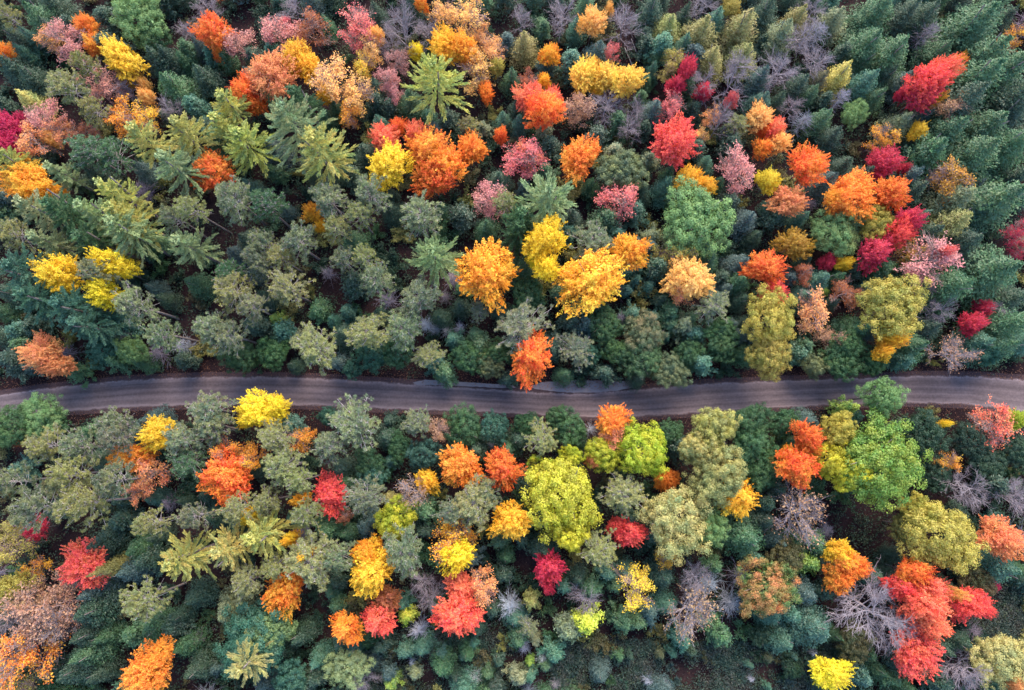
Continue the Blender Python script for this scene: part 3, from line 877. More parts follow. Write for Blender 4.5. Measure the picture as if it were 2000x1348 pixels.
# kind x y radius colour [h=height] | landmark name.  M maple, D thin-leaved, B bare, A bare with a few leaves, O broad dome, R red pine, W white pine, S spruce, C cedar, Y low sapling, G dead grey sapling
TREES = """
M 168 50 21 or | feather-shaped orange maple
M 186 88 20 or
D 130 80 40 pk
D 98 76 24 pe
M 241 117 38 ye | yellow corner maple
M 257 147 20 oc
O 275 35 52 lg
O 300 75 34 gr
M 415 60 33 ro | red-orange top-edge maple
M 428 104 11 ro
D 465 83 32 pk
B 371 67 26 gp
B 400 15 28 gp
M 0 104 20 or
R 8 27 22 gy
R 122 160 38 gy
R 161 122 26 ol
D 197 166 40 pk
B 249 179 28 gp
M 284 168 12 lo
M 287 190 15 lo
D 234 226 34 am
D 282 228 28 go
B 335 207 26 gp
S 52 192 26 yp
R 177 205 30 ol
M 16 249 28 ma | magenta edge maple
M 47 234 15 ma
M 12 284 28 ma
D 86 226 36 pk
D 67 270 38 sa
D 119 254 30 sa
D 168 260 20 ru
M 104 276 15 lo
W 275 268 40 yp h=17
W 350 252 42 yp h=17
W 332 318 46 pa h=17
W 439 197 36 yp
W 472 273 46 yp | yellow-tipped pine pair
W 435 240 30 yp
R 166 293 44 gr h=12.4
R 220 302 38 gr h=12.4
M 420 335 38 ro h=10 | dark red maple
M 50 352 40 am
M 117 376 16 am
W 117 335 28 pa
W 15 312 32 yp
S 15 125 34 dg
S 52 145 30 dg
S 338 166 38 fg
S 395 145 32 dg
S 73 28 38 fg
S 95 55 26 dg
S 312 120 32 dg
C 405 242 20 dg
S 30 70 26 dg
S 330 110 26 dg
D 547 60 38 pk
D 570 57 18 cp
B 567 10 32 gp
D 604 55 34 ru
D 692 50 42 cp | coral pink twiggy tree
M 731 65 20 lo
D 718 95 28 lo
D 708 124 26 go
B 780 40 38 gp h=16
B 835 55 30 gp
B 760 86 24 gp
D 863 16 30 lo
D 915 30 40 lo
M 825 8 14 or
M 869 88 32 go
M 905 95 30 am
D 939 70 24 pe
D 962 90 28 pe
M 972 130 16 oy
M 811 97 15 le
W 845 150 56 yp h=18 | big yellow pine
D 925 140 38 lo
M 952 182 17 or
D 783 112 26 pk
D 755 155 26 pk
D 770 178 22 pk
M 527 148 44 sa | salmon orange maple
M 478 180 30 ro
M 500 205 20 ro
M 580 112 30 go
M 604 137 26 go
D 648 158 44 lo
D 697 180 38 lo
D 682 222 24 am
M 640 188 18 go
W 568 230 60 pa h=20 | double-headed pale pine
W 622 282 56 yp h=20
W 588 190 32 gr h=16
R 915 243 24 ol h=7.5
C 949 249 15 gg
M 754 275 34 co
M 780 250 20 ro
M 812 263 24 co
M 838 296 46 or h=13 | sprawling orange maple
M 866 327 38 or h=12
M 848 352 36 ro h=12
M 920 294 30 or | flame-shaped orange maple
M 975 265 14 ro
M 762 327 44 le h=14 | ragged lemon maple
D 1022 308 40 cp
C 734 202 22 dg
C 837 223 18 te
C 874 232 22 dg
C 760 205 18 dg
M 1158 42 27 lo | lone light orange maple
M 1191 14 10 lo
B 1220 44 36 gp
B 1099 31 34 gp
B 1018 39 24 gp
M 1078 109 22 am | small amber maple
S 1026 86 30 ol
S 1275 16 32 dg
S 1309 44 30 ol
M 1426 18 20 oy
B 1376 13 34 gb
S 1369 62 38 ol
S 1449 47 40 ol
S 1389 118 32 ol
S 1452 109 34 ol
D 1197 96 18 cp
D 1314 112 22 oy
D 1306 142 18 oy
M 1340 138 19 cr h=11 | slanting crimson maple
M 1322 169 19 cr h=9
B 1374 161 34 gp
M 1374 180 17 cr
B 1439 148 37 gb h=15
M 1140 145 28 py
M 1158 124 15 py
M 1187 148 26 py | pale yellow maple row
M 1223 158 32 py
M 1166 174 13 go
D 1029 158 20 ru
M 1034 194 30 co
M 1065 218 36 ro h=13 | two-toned red maple
M 1080 190 20 co
M 1061 161 14 go
D 1130 208 30 ta
B 1184 208 32 gp
B 1234 210 25 gp
B 1234 249 28 gp
D 1309 202 30 cp
M 1317 278 42 re h=13 | round scarlet maple
D 1392 226 20 pe
D 1371 262 18 lo
B 1415 230 24 gb h=14
M 1431 197 15 cp
R 1444 234 24 gy h=8.3
M 1483 228 27 lo
M 1491 262 13 ro
M 1488 290 19 or
C 1062 252 18 gg
C 1052 150 12 dg
D 1036 304 34 co
M 1132 312 38 or
O 1213 332 44 gg
C 1200 296 24 gg
C 1273 312 20 gg
M 1345 350 25 go
M 1378 362 23 go | golden maple tuft
D 1441 332 38 pk
C 1363 330 14 gg
C 1208 239 24 gr
C 1166 262 26 dg
C 1260 249 18 dg
C 1262 156 14 gr
C 1254 187 14 gr
C 1275 117 13 gr
C 1353 208 18 dg
C 1345 177 14 dg
C 1363 293 26 dg
C 1436 280 28 dg
M 1811 163 38 re h=13 | bright red maple among spruces
M 1838 142 25 co h=13
M 1793 187 28 cr h=11
M 1762 187 13 cr
M 1870 124 19 or
M 1866 147 13 am
M 1822 194 20 am
D 1861 204 36 ta
S 1720 16 42 fg
S 1772 24 36 dg
S 1811 31 34 dg
S 1905 50 60 fg h=14
S 1935 14 46 fg h=14
S 1700 80 44 fg
S 1747 104 44 fg
S 1835 96 34 fg
G 1803 72 26 gp h=8
S 1925 106 58 fg h=14
S 1912 152 58 fg h=14
S 1885 192 48 dg h=14
S 1980 130 52 fg h=14
S 1990 180 50 dg h=14
S 1972 224 46 dg
S 1930 246 50 fg
S 1858 252 44 fg
S 1824 292 48 fg
S 1915 300 56 fg h=14
S 1980 280 50 fg
S 1635 34 32 gg
S 1645 146 32 oy
S 1604 153 24 br
D 1990 66 26 am
S 1765 156 26 bl
S 1733 146 24 dg
O 1669 220 26 lg
S 1713 187 24 fg
G 1637 195 20 gb h=7
S 1606 228 30 fg
S 1585 180 22 fg
C 1612 192 18 dg
B 1526 130 41 gb
B 1560 65 36 gb
B 1593 15 30 gb
B 1596 110 32 gb
B 1544 210 24 gp
G 1593 72 26 gp h=8
S 1528 62 36 gg
S 1500 20 34 dg
S 1560 30 28 ol
M 1791 255 17 ye
D 1723 268 28 am
S 1760 240 30 gg
S 1804 228 24 bl
M 1728 317 30 cr h=10
M 1767 330 12 cr
M 1575 322 37 ro h=12 | egg-shaped red-orange maple
M 1523 278 23 lo
M 1513 252 20 co
D 1863 350 40 oc
M 1739 373 36 ro h=13 | round red-orange maple
M 1666 383 44 or h=13
M 1630 392 26 or h=12
S 1653 320 26 dg
S 1630 262 28 dg
S 1690 340 26 dg
M 1536 394 32 sa
M 1500 358 22 ye
M 1549 475 32 oc
O 1632 456 44 lg | light green dome
O 1664 446 30 pa
O 1718 432 33 oy h=12
M 1772 432 25 cr h=13 | crimson splayed maple
M 1757 462 27 re h=13
M 1713 490 33 cr h=12
D 1778 488 28 oc
D 1822 512 54 pk | wide pink-twigged tree
M 1837 488 11 cp h=13
M 1617 511 17 cr
M 1648 513 17 ye
M 1490 521 36 ro h=11 | neat red maple
D 1570 537 22 ru
C 1539 537 19 bl
M 1510 573 27 re
D 1591 606 38 pe
D 1656 570 34 ru
O 1741 600 64 oy h=14 | big olive yellow dome
C 1612 568 13 bg
B 1832 602 32 gp
B 1806 563 24 gp
M 1920 600 17 cr
M 1900 630 22 cr h=9
B 1941 617 28 gb
D 1988 455 24 cr
D 1995 490 18 cr
S 1954 386 60 fg h=14
S 1871 384 42 gg
S 1863 433 42 ol
S 1944 522 62 fg h=14
S 1869 555 46 fg h=14
S 1978 632 46 fg h=14
S 1955 676 40 fg
S 1915 670 34 te
S 1785 676 36 fg
S 1810 640 30 dg
S 1700 400 24 gg
S 1790 370 28 dg
S 1890 470 36 dg
S 1820 450 28 dg
S 1980 580 40 dg
D 1625 661 26 ta
M 1740 658 28 go h=10
M 1724 688 18 go h=10
A 1863 686 40 ta
O 1497 618 52 oy h=14 | knobbly olive yellow tree
O 1500 694 42 oy h=13
O 1655 675 34 gr
C 1575 680 22 gr
M 66 362 34 am h=12
W 60 405 42 pa h=17
W 114 407 40 gr h=17
W 218 373 36 yp h=18
W 234 412 42 yp h=18
W 172 415 38 pa h=18
W 238 450 54 pa h=18 | tangled green pine
W 172 459 40 gr h=17
R 376 402 30 gy h=16.6
R 338 425 28 gg h=14.9
R 452 384 42 gg h=16.6
W 358 472 40 pa h=17
R 18 456 34 gy h=13.3
W 88 472 32 pa h=16
M 117 532 38 ye h=17 | yellow twin maple
M 215 519 34 le h=16
M 213 568 28 le h=15
R 182 529 32 gg h=15.8
W 34 527 54 te h=18
W 65 584 50 te h=18
W 130 602 48 te h=17
W 165 632 40 te h=16
R 262 594 44 gg h=15.8
R 314 646 36 gg h=14.9
R 447 565 42 gy h=14.9
R 478 592 34 gg h=14.9
R 413 643 42 gg h=14.9
R 446 652 36 gg h=14.9
R 488 495 30 gg h=14.1
R 441 524 30 gr h=13.3
M 82 690 38 sa h=12 | salmon roadside maple
M 115 714 26 sa h=10
O 197 687 32 te
O 258 685 30 lg
G 249 661 20 gp
G 314 690 22 gp
G 363 676 24 gb
C 225 706 22 gr
C 30 650 26 te
C 20 706 30 dg
C 60 636 24 dg
R 645 386 42 gg h=14.9
R 515 397 38 gr h=14.9
R 728 371 42 gg h=14.9
R 817 417 46 gg h=14.9 | open grey-green pine
M 612 416 20 am | lone amber maple
M 626 440 12 go
R 700 417 30 gy h=14.9
R 656 446 28 gy h=14.1
R 580 467 38 gg h=14.9
R 512 475 30 gg h=14.1
R 541 493 28 gy h=14.1
R 513 521 30 gg h=14.1
R 560 560 42 gy h=14.1
R 671 506 30 gg h=13.3
R 708 506 30 gy h=13.3
R 733 541 38 gg h=14.1
R 819 576 42 gg h=14.1
W 848 498 52 pa h=17 | star-shaped pale pine
M 950 530 58 am h=15 | round amber maple
D 957 384 34 pk
R 988 395 28 gy h=11.6
G 641 534 17 gp
G 757 586 23 gp
G 833 634 20 gb
G 850 642 15 gb
G 871 647 14 gb
G 897 641 14 gb
G 870 580 14 gp
C 679 610 18 te
R 715 643 44 gy h=13.3
R 786 641 42 gg h=13.3
C 931 654 17 gr
R 936 610 22 gg h=7.5
R 612 677 44 gy h=12.4
C 555 649 24 te
C 580 662 22 gg
O 726 690 34 te h=8
O 775 690 30 gr h=8
R 835 690 30 gy h=8.3
C 850 705 26 te
O 690 720 20 te h=6
O 915 700 34 gr h=8
O 960 715 26 gg h=8
O 470 695 34 gr h=8
O 530 690 32 gr h=8
C 541 620 15 bg
C 622 602 22 gr
R 1022 634 58 gg h=12.4 | broad grey-green pine
W 1067 382 58 pa h=18 | pale star pine
W 1021 425 42 gr h=15
W 1014 455 40 gr h=14
D 1205 389 40 cp
O 1363 422 68 lg h=14 | big green dome
M 1066 470 42 le h=17 | tall lemon maple
M 1070 522 26 le h=16
M 1045 508 16 le h=11
R 1158 467 42 gg h=10.0
C 1182 428 28 gr
C 1244 412 26 te
M 1234 488 36 am h=12 | pointed amber maple
C 1275 459 24 gg
C 1325 464 26 gg
M 1152 546 60 go h=14 | round golden maple
D 1289 503 22 oy
D 1330 500 30 oy
M 1352 546 44 lo h=12 | peach orange maple
D 1330 570 30 sa
C 1239 527 15 te
C 1241 550 16 te
C 1267 560 17 te
C 1225 565 15 te
C 1234 612 20 te
C 1273 622 22 te
C 1309 607 22 gr
C 1311 634 18 gr
C 1337 641 24 gg
C 1345 624 18 gr
R 1392 597 36 gg h=10.0
S 1384 506 30 fg
S 1441 552 28 fg
C 1416 540 20 dg
C 1376 487 15 te
C 1280 655 18 dg
C 1290 585 15 dg
O 1254 650 42 gg h=9
R 1125 680 38 gg h=8.3
O 1182 632 36 gr h=8
O 1034 578 34 gr h=8
C 1114 622 24 dg
C 1192 672 15 te
C 1299 658 14 te
O 1405 648 32 gr h=8
O 1415 684 30 gr h=8
O 1310 725 36 gg h=9
O 1255 700 42 gr h=8
O 1210 690 28 gr h=8
O 1350 690 30 gr h=8
M 1042 702 46 ro h=14 | road-hanging orange maple
O 1155 690 22 te h=7
O 975 684 26 gr h=8
O 1640 706 36 gr h=8
O 1590 712 26 gg h=7
C 1560 690 22 te
O 1700 705 30 gr h=7
C 1760 700 24 te
O 1930 690 26 te h=8
M 1745 662 14 go h=11
O 78 814 44 lg h=8
O 20 832 42 gr h=9
O 108 828 28 gr h=7
R 223 825 40 gg h=13
R 405 803 44 gg h=12
R 415 840 40 gg h=12
M 318 846 34 ye h=12 | neat yellow maple
M 510 800 36 le h=12 | roadside lemon maple
M 532 796 26 le h=12
M 488 815 22 le h=11
M 262 893 33 or h=11 | twin orange maple
D 293 924 36 sa h=10
D 273 960 24 sa h=9
R 78 877 40 gy h=16
R 145 877 38 gg h=16
R 221 858 36 gg h=15
M 39 861 13 ru
R 348 858 36 gg h=13
R 363 905 36 gr h=12
M 447 931 46 ro h=12 | rusty orange maple
D 441 887 28 or h=11
D 490 890 26 am h=11
R 125 929 38 gy h=19
R 202 939 38 gg h=19
R 156 994 48 gy h=20 | spreading yellowish pine
R 47 994 44 gg h=21
C 39 916 22 te
R 291 1020 30 gy h=17
R 374 1009 30 gg h=16
R 454 991 35 gy h=15
R 13 944 34 gg h=18
M 490 1008 20 ye h=10
M 70 1035 20 cr h=8
D 34 1030 24 oy
R 692 826 52 gg h=13 | big roadside pine
R 640 872 38 gg h=13
R 539 851 38 gy h=13
D 586 858 26 am
R 547 911 42 gy h=14
R 578 939 34 gy h=14
M 588 976 15 am h=13
R 593 998 34 gy h=14
R 516 985 30 gy h=14
M 648 967 36 re h=10 | ragged scarlet maple
D 671 1004 18 ru
R 715 970 42 gg h=14
A 804 960 36 ta h=12
M 836 944 24 go h=9
O 775 1008 40 li h=10 | lime green dome
C 760 980 18 ol
M 900 916 42 or h=13 | round orange maple
M 985 916 38 ro h=13 | neighbouring red-orange maple
O 827 890 34 te h=9
O 905 838 40 gr h=8
R 812 827 30 gg h=10
D 850 835 26 ta h=9
O 967 838 32 te h=8
R 930 985 50 gy h=13
R 949 968 32 gg h=12
R 876 1000 30 gg h=12
M 997 1022 38 go h=13 | plump golden maple
D 884 1052 42 am h=11
M 884 1084 32 le h=14 | brilliant yellow maple
G 962 869 12 gb
O 640 815 22 te h=6
O 775 872 28 gr h=7
O 721 905 28 gr h=7
C 762 903 16 te
O 728 931 28 te h=7
M 1197 826 32 or h=12 | roadside orange maple
D 1197 858 28 sa h=11
R 1057 856 36 gy h=11
O 1112 838 36 gr h=9
O 1030 830 26 gr h=7
O 1085 820 24 gr h=7
G 1153 838 14 gb
O 1262 880 52 li h=13 | lime dome
O 1178 884 36 li h=12
O 1099 972 72 yl h=15 | biggest yellow-green dome
O 1065 922 36 li h=12
O 1112 892 24 li h=11
M 1156 906 13 ru h=12
O 1112 1040 34 yl h=12
O 1393 838 42 cs h=15
O 1380 888 38 cs h=14
O 1412 830 26 cs h=12
O 1405 926 54 cs h=16 | cream-topped tree
O 1360 880 30 cs h=14
O 1310 850 28 gr h=8
R 1221 965 44 gy h=12
M 1310 940 22 or h=8
M 1290 942 14 or h=7
O 1335 1022 70 cs h=14 | pale green dome
O 1385 1030 40 lg h=12
M 1438 975 36 go h=10
O 1467 832 42 gr h=9
O 1472 872 40 gr h=9
O 1480 926 36 gr h=8
M 1228 1040 30 re h=9
M 1200 1028 18 re h=9
O 1530 825 30 gr h=7
M 1578 856 30 ro h=13
M 1560 918 42 ro h=13 | glowing red-orange maple
M 1536 884 14 am
O 1640 838 34 oy h=13
O 1622 890 36 yl h=13
O 1658 930 36 yl h=13
O 1716 775 36 lg h=12
C 1656 796 18 bg h=9
O 1722 900 84 bg h=15 | great green tree
O 1806 846 46 dg h=10
M 1845 831 9 ye h=9
D 1942 838 46 co h=9 | flat coral maple
M 1985 825 20 li
O 1895 862 36 dg h=8
D 1853 903 26 am
B 1889 952 42 gb
B 1980 970 40 gb
O 1824 932 34 dg h=7
O 1928 906 38 dg h=7
O 1985 880 34 dg h=7
A 1562 1003 60 ta h=11 | big bare tree with tan leaves
O 1837 1052 66 oy h=14 | wide olive yellow dome
O 1800 1000 34 oy h=12
O 1775 1030 30 ol h=10
M 1952 1053 40 sa h=12
S 1956 1110 42 te h=11
D 10 1076 34 oy h=14
M 14 1155 34 oy h=13
D 65 1112 24 am
M 165 1106 46 pr h=11 | star-shaped coral maple
S 205 1113 24 ol h=13
S 182 1156 30 bl h=10
S 197 1060 36 dg
C 288 1097 30 dg
W 348 1091 48 yp h=17 | yellow star pine
W 434 1073 44 yp h=17
W 502 1048 48 yp h=18 | pale crested pine
R 286 1175 44 gy h=14
S 384 1164 28 dg
R 478 1146 36 gy h=14
S 447 1195 36 gg
D 78 1192 58 ta h=14 | broad tan tree
A 67 1232 46 ta h=13
D 40 1170 36 ta h=13
A 112 1222 38 ta h=12
B 20 1230 36 gp h=12
D 36 1304 60 or h=14
D 20 1338 34 oy
S 177 1193 42 dg
S 166 1240 34 dg
S 166 1280 34 fg
S 143 1314 36 dg
M 311 1284 28 or h=12
M 283 1316 48 or h=14 | fiery orange maple
O 490 1256 70 te h=12
W 475 1297 46 cs h=17 | cream star pine
S 382 1310 30 dg
C 260 1245 26 gr
C 288 1260 22 gr
C 337 1226 26 dg
G 382 1250 18 gp
R 604 1094 56 gy h=14 | yellowish spreading pine
M 570 1055 14 go h=14
M 598 1080 12 go h=15
R 656 1086 36 gg h=13
R 534 1104 30 gy h=13
M 554 1156 42 or h=11 | tilted orange maple
M 721 1112 44 go h=14 | spiky golden maple
M 721 1078 28 am h=12
R 788 1081 46 gg h=14
M 744 1206 31 pr h=13 | hot red maple
M 754 1175 26 ru h=11
M 682 1226 31 or h=12
C 791 1206 18 li
C 788 1177 17 te
B 819 1141 30 gp
B 845 1167 30 gp
M 903 1148 32 co h=11
D 941 1148 32 pe h=12
M 897 1204 44 pr h=14 | pinkish red maple
O 526 1232 42 lg h=11
O 565 1328 36 te h=9
O 682 1302 42 pa h=9
S 622 1291 26 te
O 723 1242 24 gr h=6
G 993 1182 28 gb h=6
C 861 1273 14 te
C 809 1315 16 gg
C 767 1330 18 bg
C 902 1281 9 te
C 876 1317 9 te
C 926 1260 12 te
G 928 1320 17 gb
G 806 1291 9 gb
G 892 1338 11 gp
G 819 1229 22 gb
B 708 1338 30 gb
M 1075 1110 28 cr h=11 | forked crimson maple
M 1072 1140 14 cr h=10
R 1171 1071 40 gy h=11
D 1301 1099 24 go
D 1244 1151 42 ye h=12 | thin yellow tree
C 1158 1143 26 gr
B 1145 1168 32 gb
C 1148 1221 32 li h=9
C 1114 1224 28 gg
C 1208 1213 26 gr
C 1247 1213 22 gr
A 1350 1202 54 ta h=12 | big bare pinkish tree
G 1384 1136 26 gb
B 1358 1138 34 gp
G 1423 1175 30 gp
C 1041 1177 20 ol h=8
R 1029 1224 22 gg h=8
G 1003 1180 20 gb
C 1049 1250 13 gg
G 1023 1260 16 gb
G 1060 1281 16 gb
C 1065 1299 15 gr
G 1083 1333 13 gp
C 1036 1289 10 bg
C 1010 1322 24 gg
O 1497 1140 56 og h=11 | orange-flecked green tree
S 1462 1050 44 fg
M 1640 1076 26 go h=11
M 1654 1104 32 or h=11
M 1632 1130 28 or h=10
M 1676 1116 22 ro h=10
S 1614 1094 30 gg
O 1531 1089 34 br
C 1573 1102 26 bg
B 1706 1188 72 gp h=14 | huge grey bare tree
B 1742 1236 46 gp h=12
M 1785 1122 28 ro h=13
M 1824 1156 34 co h=13
M 1752 1150 24 re h=12
M 1798 1180 36 co h=14 | sprawling coral maple
M 1811 1213 32 co h=13
M 1889 1176 34 re h=10
M 1915 1186 18 re h=9
M 1786 1272 46 pr h=11 | glowing pink-red maple
M 1862 1160 12 lo h=12
M 1939 1143 12 ma h=5
C 1536 1195 28 te
S 1593 1232 44 te
S 1570 1159 32 bl
S 1505 1205 26 te
O 1671 1258 36 br h=8
M 1630 1316 36 le h=10
O 1954 1292 54 cs h=10
M 1978 1332 16 pe h=10
B 1876 1318 44 gb
S 1775 1304 26 te
S 1876 1252 30 dg
O 1908 1138 34 br h=7
C 1687 1330 24 te
C 1735 1330 20 gr
O 1490 1240 24 dg h=5
O 1550 1300 22 dg h=4
G 1465 1324 8 gb
C 1552 1283 10 te
Y 1322 1334 9 bl
Y 1252 1323 12 bl
C 1632 1326 9 bl
C 1462 1299 8 te
C 1229 1280 10 dg
C 1289 1279 10 br
Y 1222 1342 12 te
C 1316 1276 12 te
G 1299 1330 8 gb
Y 1496 1290 13 dg
Y 1384 1288 15 br
C 1210 1283 13 gr
Y 1120 1327 14 bl
C 1590 1300 11 te
Y 1541 1339 13 bl
Y 1312 1306 9 bl
Y 1537 1328 8 gr
Y 1649 1270 13 bl
G 1304 1339 9 gb
C 1501 1287 10 br
C 1503 1345 8 te
Y 1672 1306 8 bl
Y 1532 1291 15 br
C 1350 1267 15 dg
G 1588 1273 10 gb
C 1621 1296 14 dg
Y 1195 1332 10 gr
C 1636 1313 15 gr
Y 1503 1288 12 gr
Y 1340 1274 10 br
C 1644 1334 9 gr
G 1265 1327 13 gb
"""

NOUN = {"M": "maple", "D": "thin-leaved tree", "B": "bare tree", "A": "nearly bare tree", "O": "broad-crowned tree", "R": "tufted pine", "W": "feathery pine",
        "S": "spruce", "C": "young conifer", "Y": "sapling", "G": "dead sapling"}
NAME = {"M": "maple_tree", "D": "thin_leaved_tree", "B": "bare_tree", "A": "bare_tree", "O": "broadleaf_tree", "R": "pine_tree", "W": "feathery_pine_tree",
        "S": "spruce_tree", "C": "young_conifer", "Y": "sapling", "G": "dead_sapling"}
GROUP = {"M": "maples in autumn colour", "D": "trees losing their leaves", "B": "bare trees", "A": "bare trees", "O": "broad leafy trees", "R": "tufted pines with grey limbs",
         "W": "feathery pines", "S": "spruces", "C": "young conifers", "Y": "saplings on the forest floor", "G": "dead grey saplings"}


def auto_height(kind, R, rng):
    h = {"M": 5.5 + 1.75 * R, "D": 5.5 + 1.6 * R, "B": 5.0 + 1.6 * R, "A": 6 + 1.5 * R, "O": 4.5 + 1.6 * R, "R": 9 + 1.8 * R, "W": 9 + 1.9 * R,
         "S": 4.6 + 1.8 * R, "C": 2.2 + 2.4 * R, "Y": 1.5 + 1.2 * R, "G": 1.6 + 1.7 * R}[kind]
    return h * rng.uniform(0.92, 1.08)


VARIANTS = {
    "M": [make_maple(100 + i) for i in range(9)],
    "D": [make_thin(200 + i) for i in range(6)],
    "B": [make_bare(300 + i) for i in range(4)],
    "A": [make_bare_tan(350 + i) for i in range(2)],
    "O": [make_oak(400 + i) for i in range(7)],
    "R": [make_red_pine(500 + i) for i in range(7)],
    "S": [make_spruce(600 + i) for i in range(6)],
    "C": [make_cedar(700 + i) for i in range(5)],
    "Y": [make_sapling(800 + i) for i in range(4)],
    "G": [make_grey(900 + i) for i in range(3)],
}
BOUGHS = [make_bough(1000 + i) for i in range(7)]
LEADERS = [make_top_tuft(1100 + i) for i in range(2)]


FULL = {"D": 0.98, "B": 1.0, "A": 1.0, "R": 0.94, "M": 1.07, "W": 1.1}


def jitter(c, rng, s=0.10):
    f = np.clip(np.array(c) * (1 + rng.normal(0, s * 0.6)) * (1 + rng.normal(0, s * 0.5, 3)), 0.004, 0.9)
    return [float(v) for v in f]


def part(name, me, parent, la=None, lb=None):
    o = bpy.data.objects.new(name, me)
    COL.objects.link(o)
    o.parent = parent
    if la is not None:
        o["leaf_a"] = la; o["leaf_b"] = lb
    return o


def plant(kind, px, py, rpx, col, h=None, rng=RNG):
    word, ca, cb = PAL[col]
    zc = 0.88 if kind in "R" else (0.80 if kind == "W" else VARIANTS[kind][0]["zc"])
    hh = h if h is not None else 12.0
    for _ in range(3):
        s = ground_point(px, py, zc * hh)[2]
        R = rpx * FULL.get(kind, 1.04) * s / FPX
        if h is None:
            rr = np.random.default_rng(int(abs(px * 7 + py * 13) + 1))
            hh = auto_height(kind, R, rr)
    x, y, s = ground_point(px, py, zc * hh)
    root = bpy.data.objects.new(NAME[kind], None)
    root.empty_display_size = 0.5
    COL.objects.link(root)
    root.location = (x, y, ground_h(x, y))
    root.rotation_euler = (rng.normal(0, 0.02), rng.normal(0, 0.02), rng.uniform(0, 2 * math.pi))
    la, lb = jitter(ca, rng), jitter(cb, rng)
    if kind == "W":
        tk = simple_trunk(rng, hh * 0.97, 0.10 + 0.012 * hh, k=6).mesh("trunk", M_BARK_PINE)
        part("trunk", tk, root)
        n = int(78 + 6 * R)
        for i in range(n):
            t = ((i + 0.5) / n) ** 0.9                         # 0 low, 1 top
            z = hh * (0.42 + 0.55 * t)
            L = R * (1.08 - 0.80 * t ** 1.6) * rng.uniform(0.55, 1.16)
            el = math.radians(-4 + 58 * t ** 1.5 + rng.normal(0, 6))
            b = part("bough", BOUGHS[rng.integers(len(BOUGHS))], root, jitter(la, rng, 0.08), jitter(lb, rng, 0.08))
            b.location = (0, 0, z)
            b.rotation_euler = (rng.normal(0, .35), -el, i * 2.39996 + rng.normal(0, .18))
            k = L / 4.1
            b.scale = (k, (0.32 * k + 0.23) * rng.uniform(.6, 1.15), 0.4 * k + 0.4)
        b = part("leader", LEADERS[rng.integers(len(LEADERS))], root, la, lb)
        b.location = (0, 0, hh * 0.96)
    else:
        v = VARIANTS[kind][rng.integers(len(VARIANTS[kind]))]
        sx = R / v["R"] * rng.uniform(0.97, 1.03)
        an = rng.uniform(0.90, 1.10)
        root.scale = (sx * an, sx / an, hh / v["H"])
        for pn, me in v["parts"]:
            if pn in ("crown", "twigs"):
                part(pn, me, root, la, lb)
            else:
                part(pn, me, root)
    return root, hh


ALL = []                                                        # (kind, x, y, r, colour word, root, height, landmark)
for line in TREES.strip().splitlines():
    spec, _, mark = line.partition("|")
    f = spec.split()
    kind, px, py, r, col = f[0], float(f[1]), float(f[2]), float(f[3]), f[4]
    h = None
    for extra in f[5:]:
        if extra.startswith("h="):
            h = float(extra[2:])
    root, hh = plant(kind, px, py, r, col, h)
    ALL.append([kind, px, py, r, PAL[col][0], root, hh, mark.strip()])

# ---- young growth seen in the gaps between the big crowns
def near_road(px, py, pad):
    return dist_to_line(px, ROAD_TOP) - pad < py < dist_to_line(px, ROAD_BOT) + pad


CLEAR = [(120, 1062, 40), (1100, 400, 0), (1690, 1045, 55), (1640, 1180, 30), (1130, 1300, 40), (1250, 1300, 50), (1400, 1310, 60), (1520, 1330, 30), (1960, 1200, 60), (1560, 1330, 40), (880, 560, 0), (1860, 870, 40), (1800, 960, 30)]
rngf = np.random.default_rng(21)
fills = []
for _ in range(40000):
    if len(fills) >= 680:
        break
    px, py = rngf.uniform(-35, 2035), rngf.uniform(-35, 1383)
    r = rngf.uniform(15, 31)
    if near_road(px, py, 3 + r * 0.85):
        continue
    if any((px - a) ** 2 + (py - b) ** 2 < (c + r * .5) ** 2 for a, b, c in CLEAR if c):
        continue
    if any((px - t[1]) ** 2 + (py - t[2]) ** 2 < (0.72 * t[3] + 0.25 * r) ** 2 for t in ALL):
        continue
    if any((px - a) ** 2 + (py - b) ** 2 < (0.58 * (c + r)) ** 2 for a, b, c in fills):
        continue
    fills.append((px, py, r))
n_c = 0
for px, py, r in fills:
    q = rngf.random()
    warm = px < 1500 and py < 330
    if q < 0.25:
        kind, col = "C", rngf.choice(["dg", "gr", "dg", "te", "dg", "bl"])  # fill colours weighted to dark greens, baking in the shade low between crowns
    elif q < 0.655:
        kind, col = "Y", rngf.choice(["dg", "gr", "dg", "br", "dg", "ol", "dg", "br"])
    elif q < 0.96:
        kind, col = "S", rngf.choice(["dg", "fg", "bl", "dg", "te"])
    else:
        kind, col = ("G", "gp") if not warm else ("Y", rngf.choice(["ru", "br", "pk"]))
    root, hh = plant(kind, px, py, r, str(col), None, rngf)
    ALL.append([kind, px, py, r, PAL[str(col)][0], root, hh, ""])

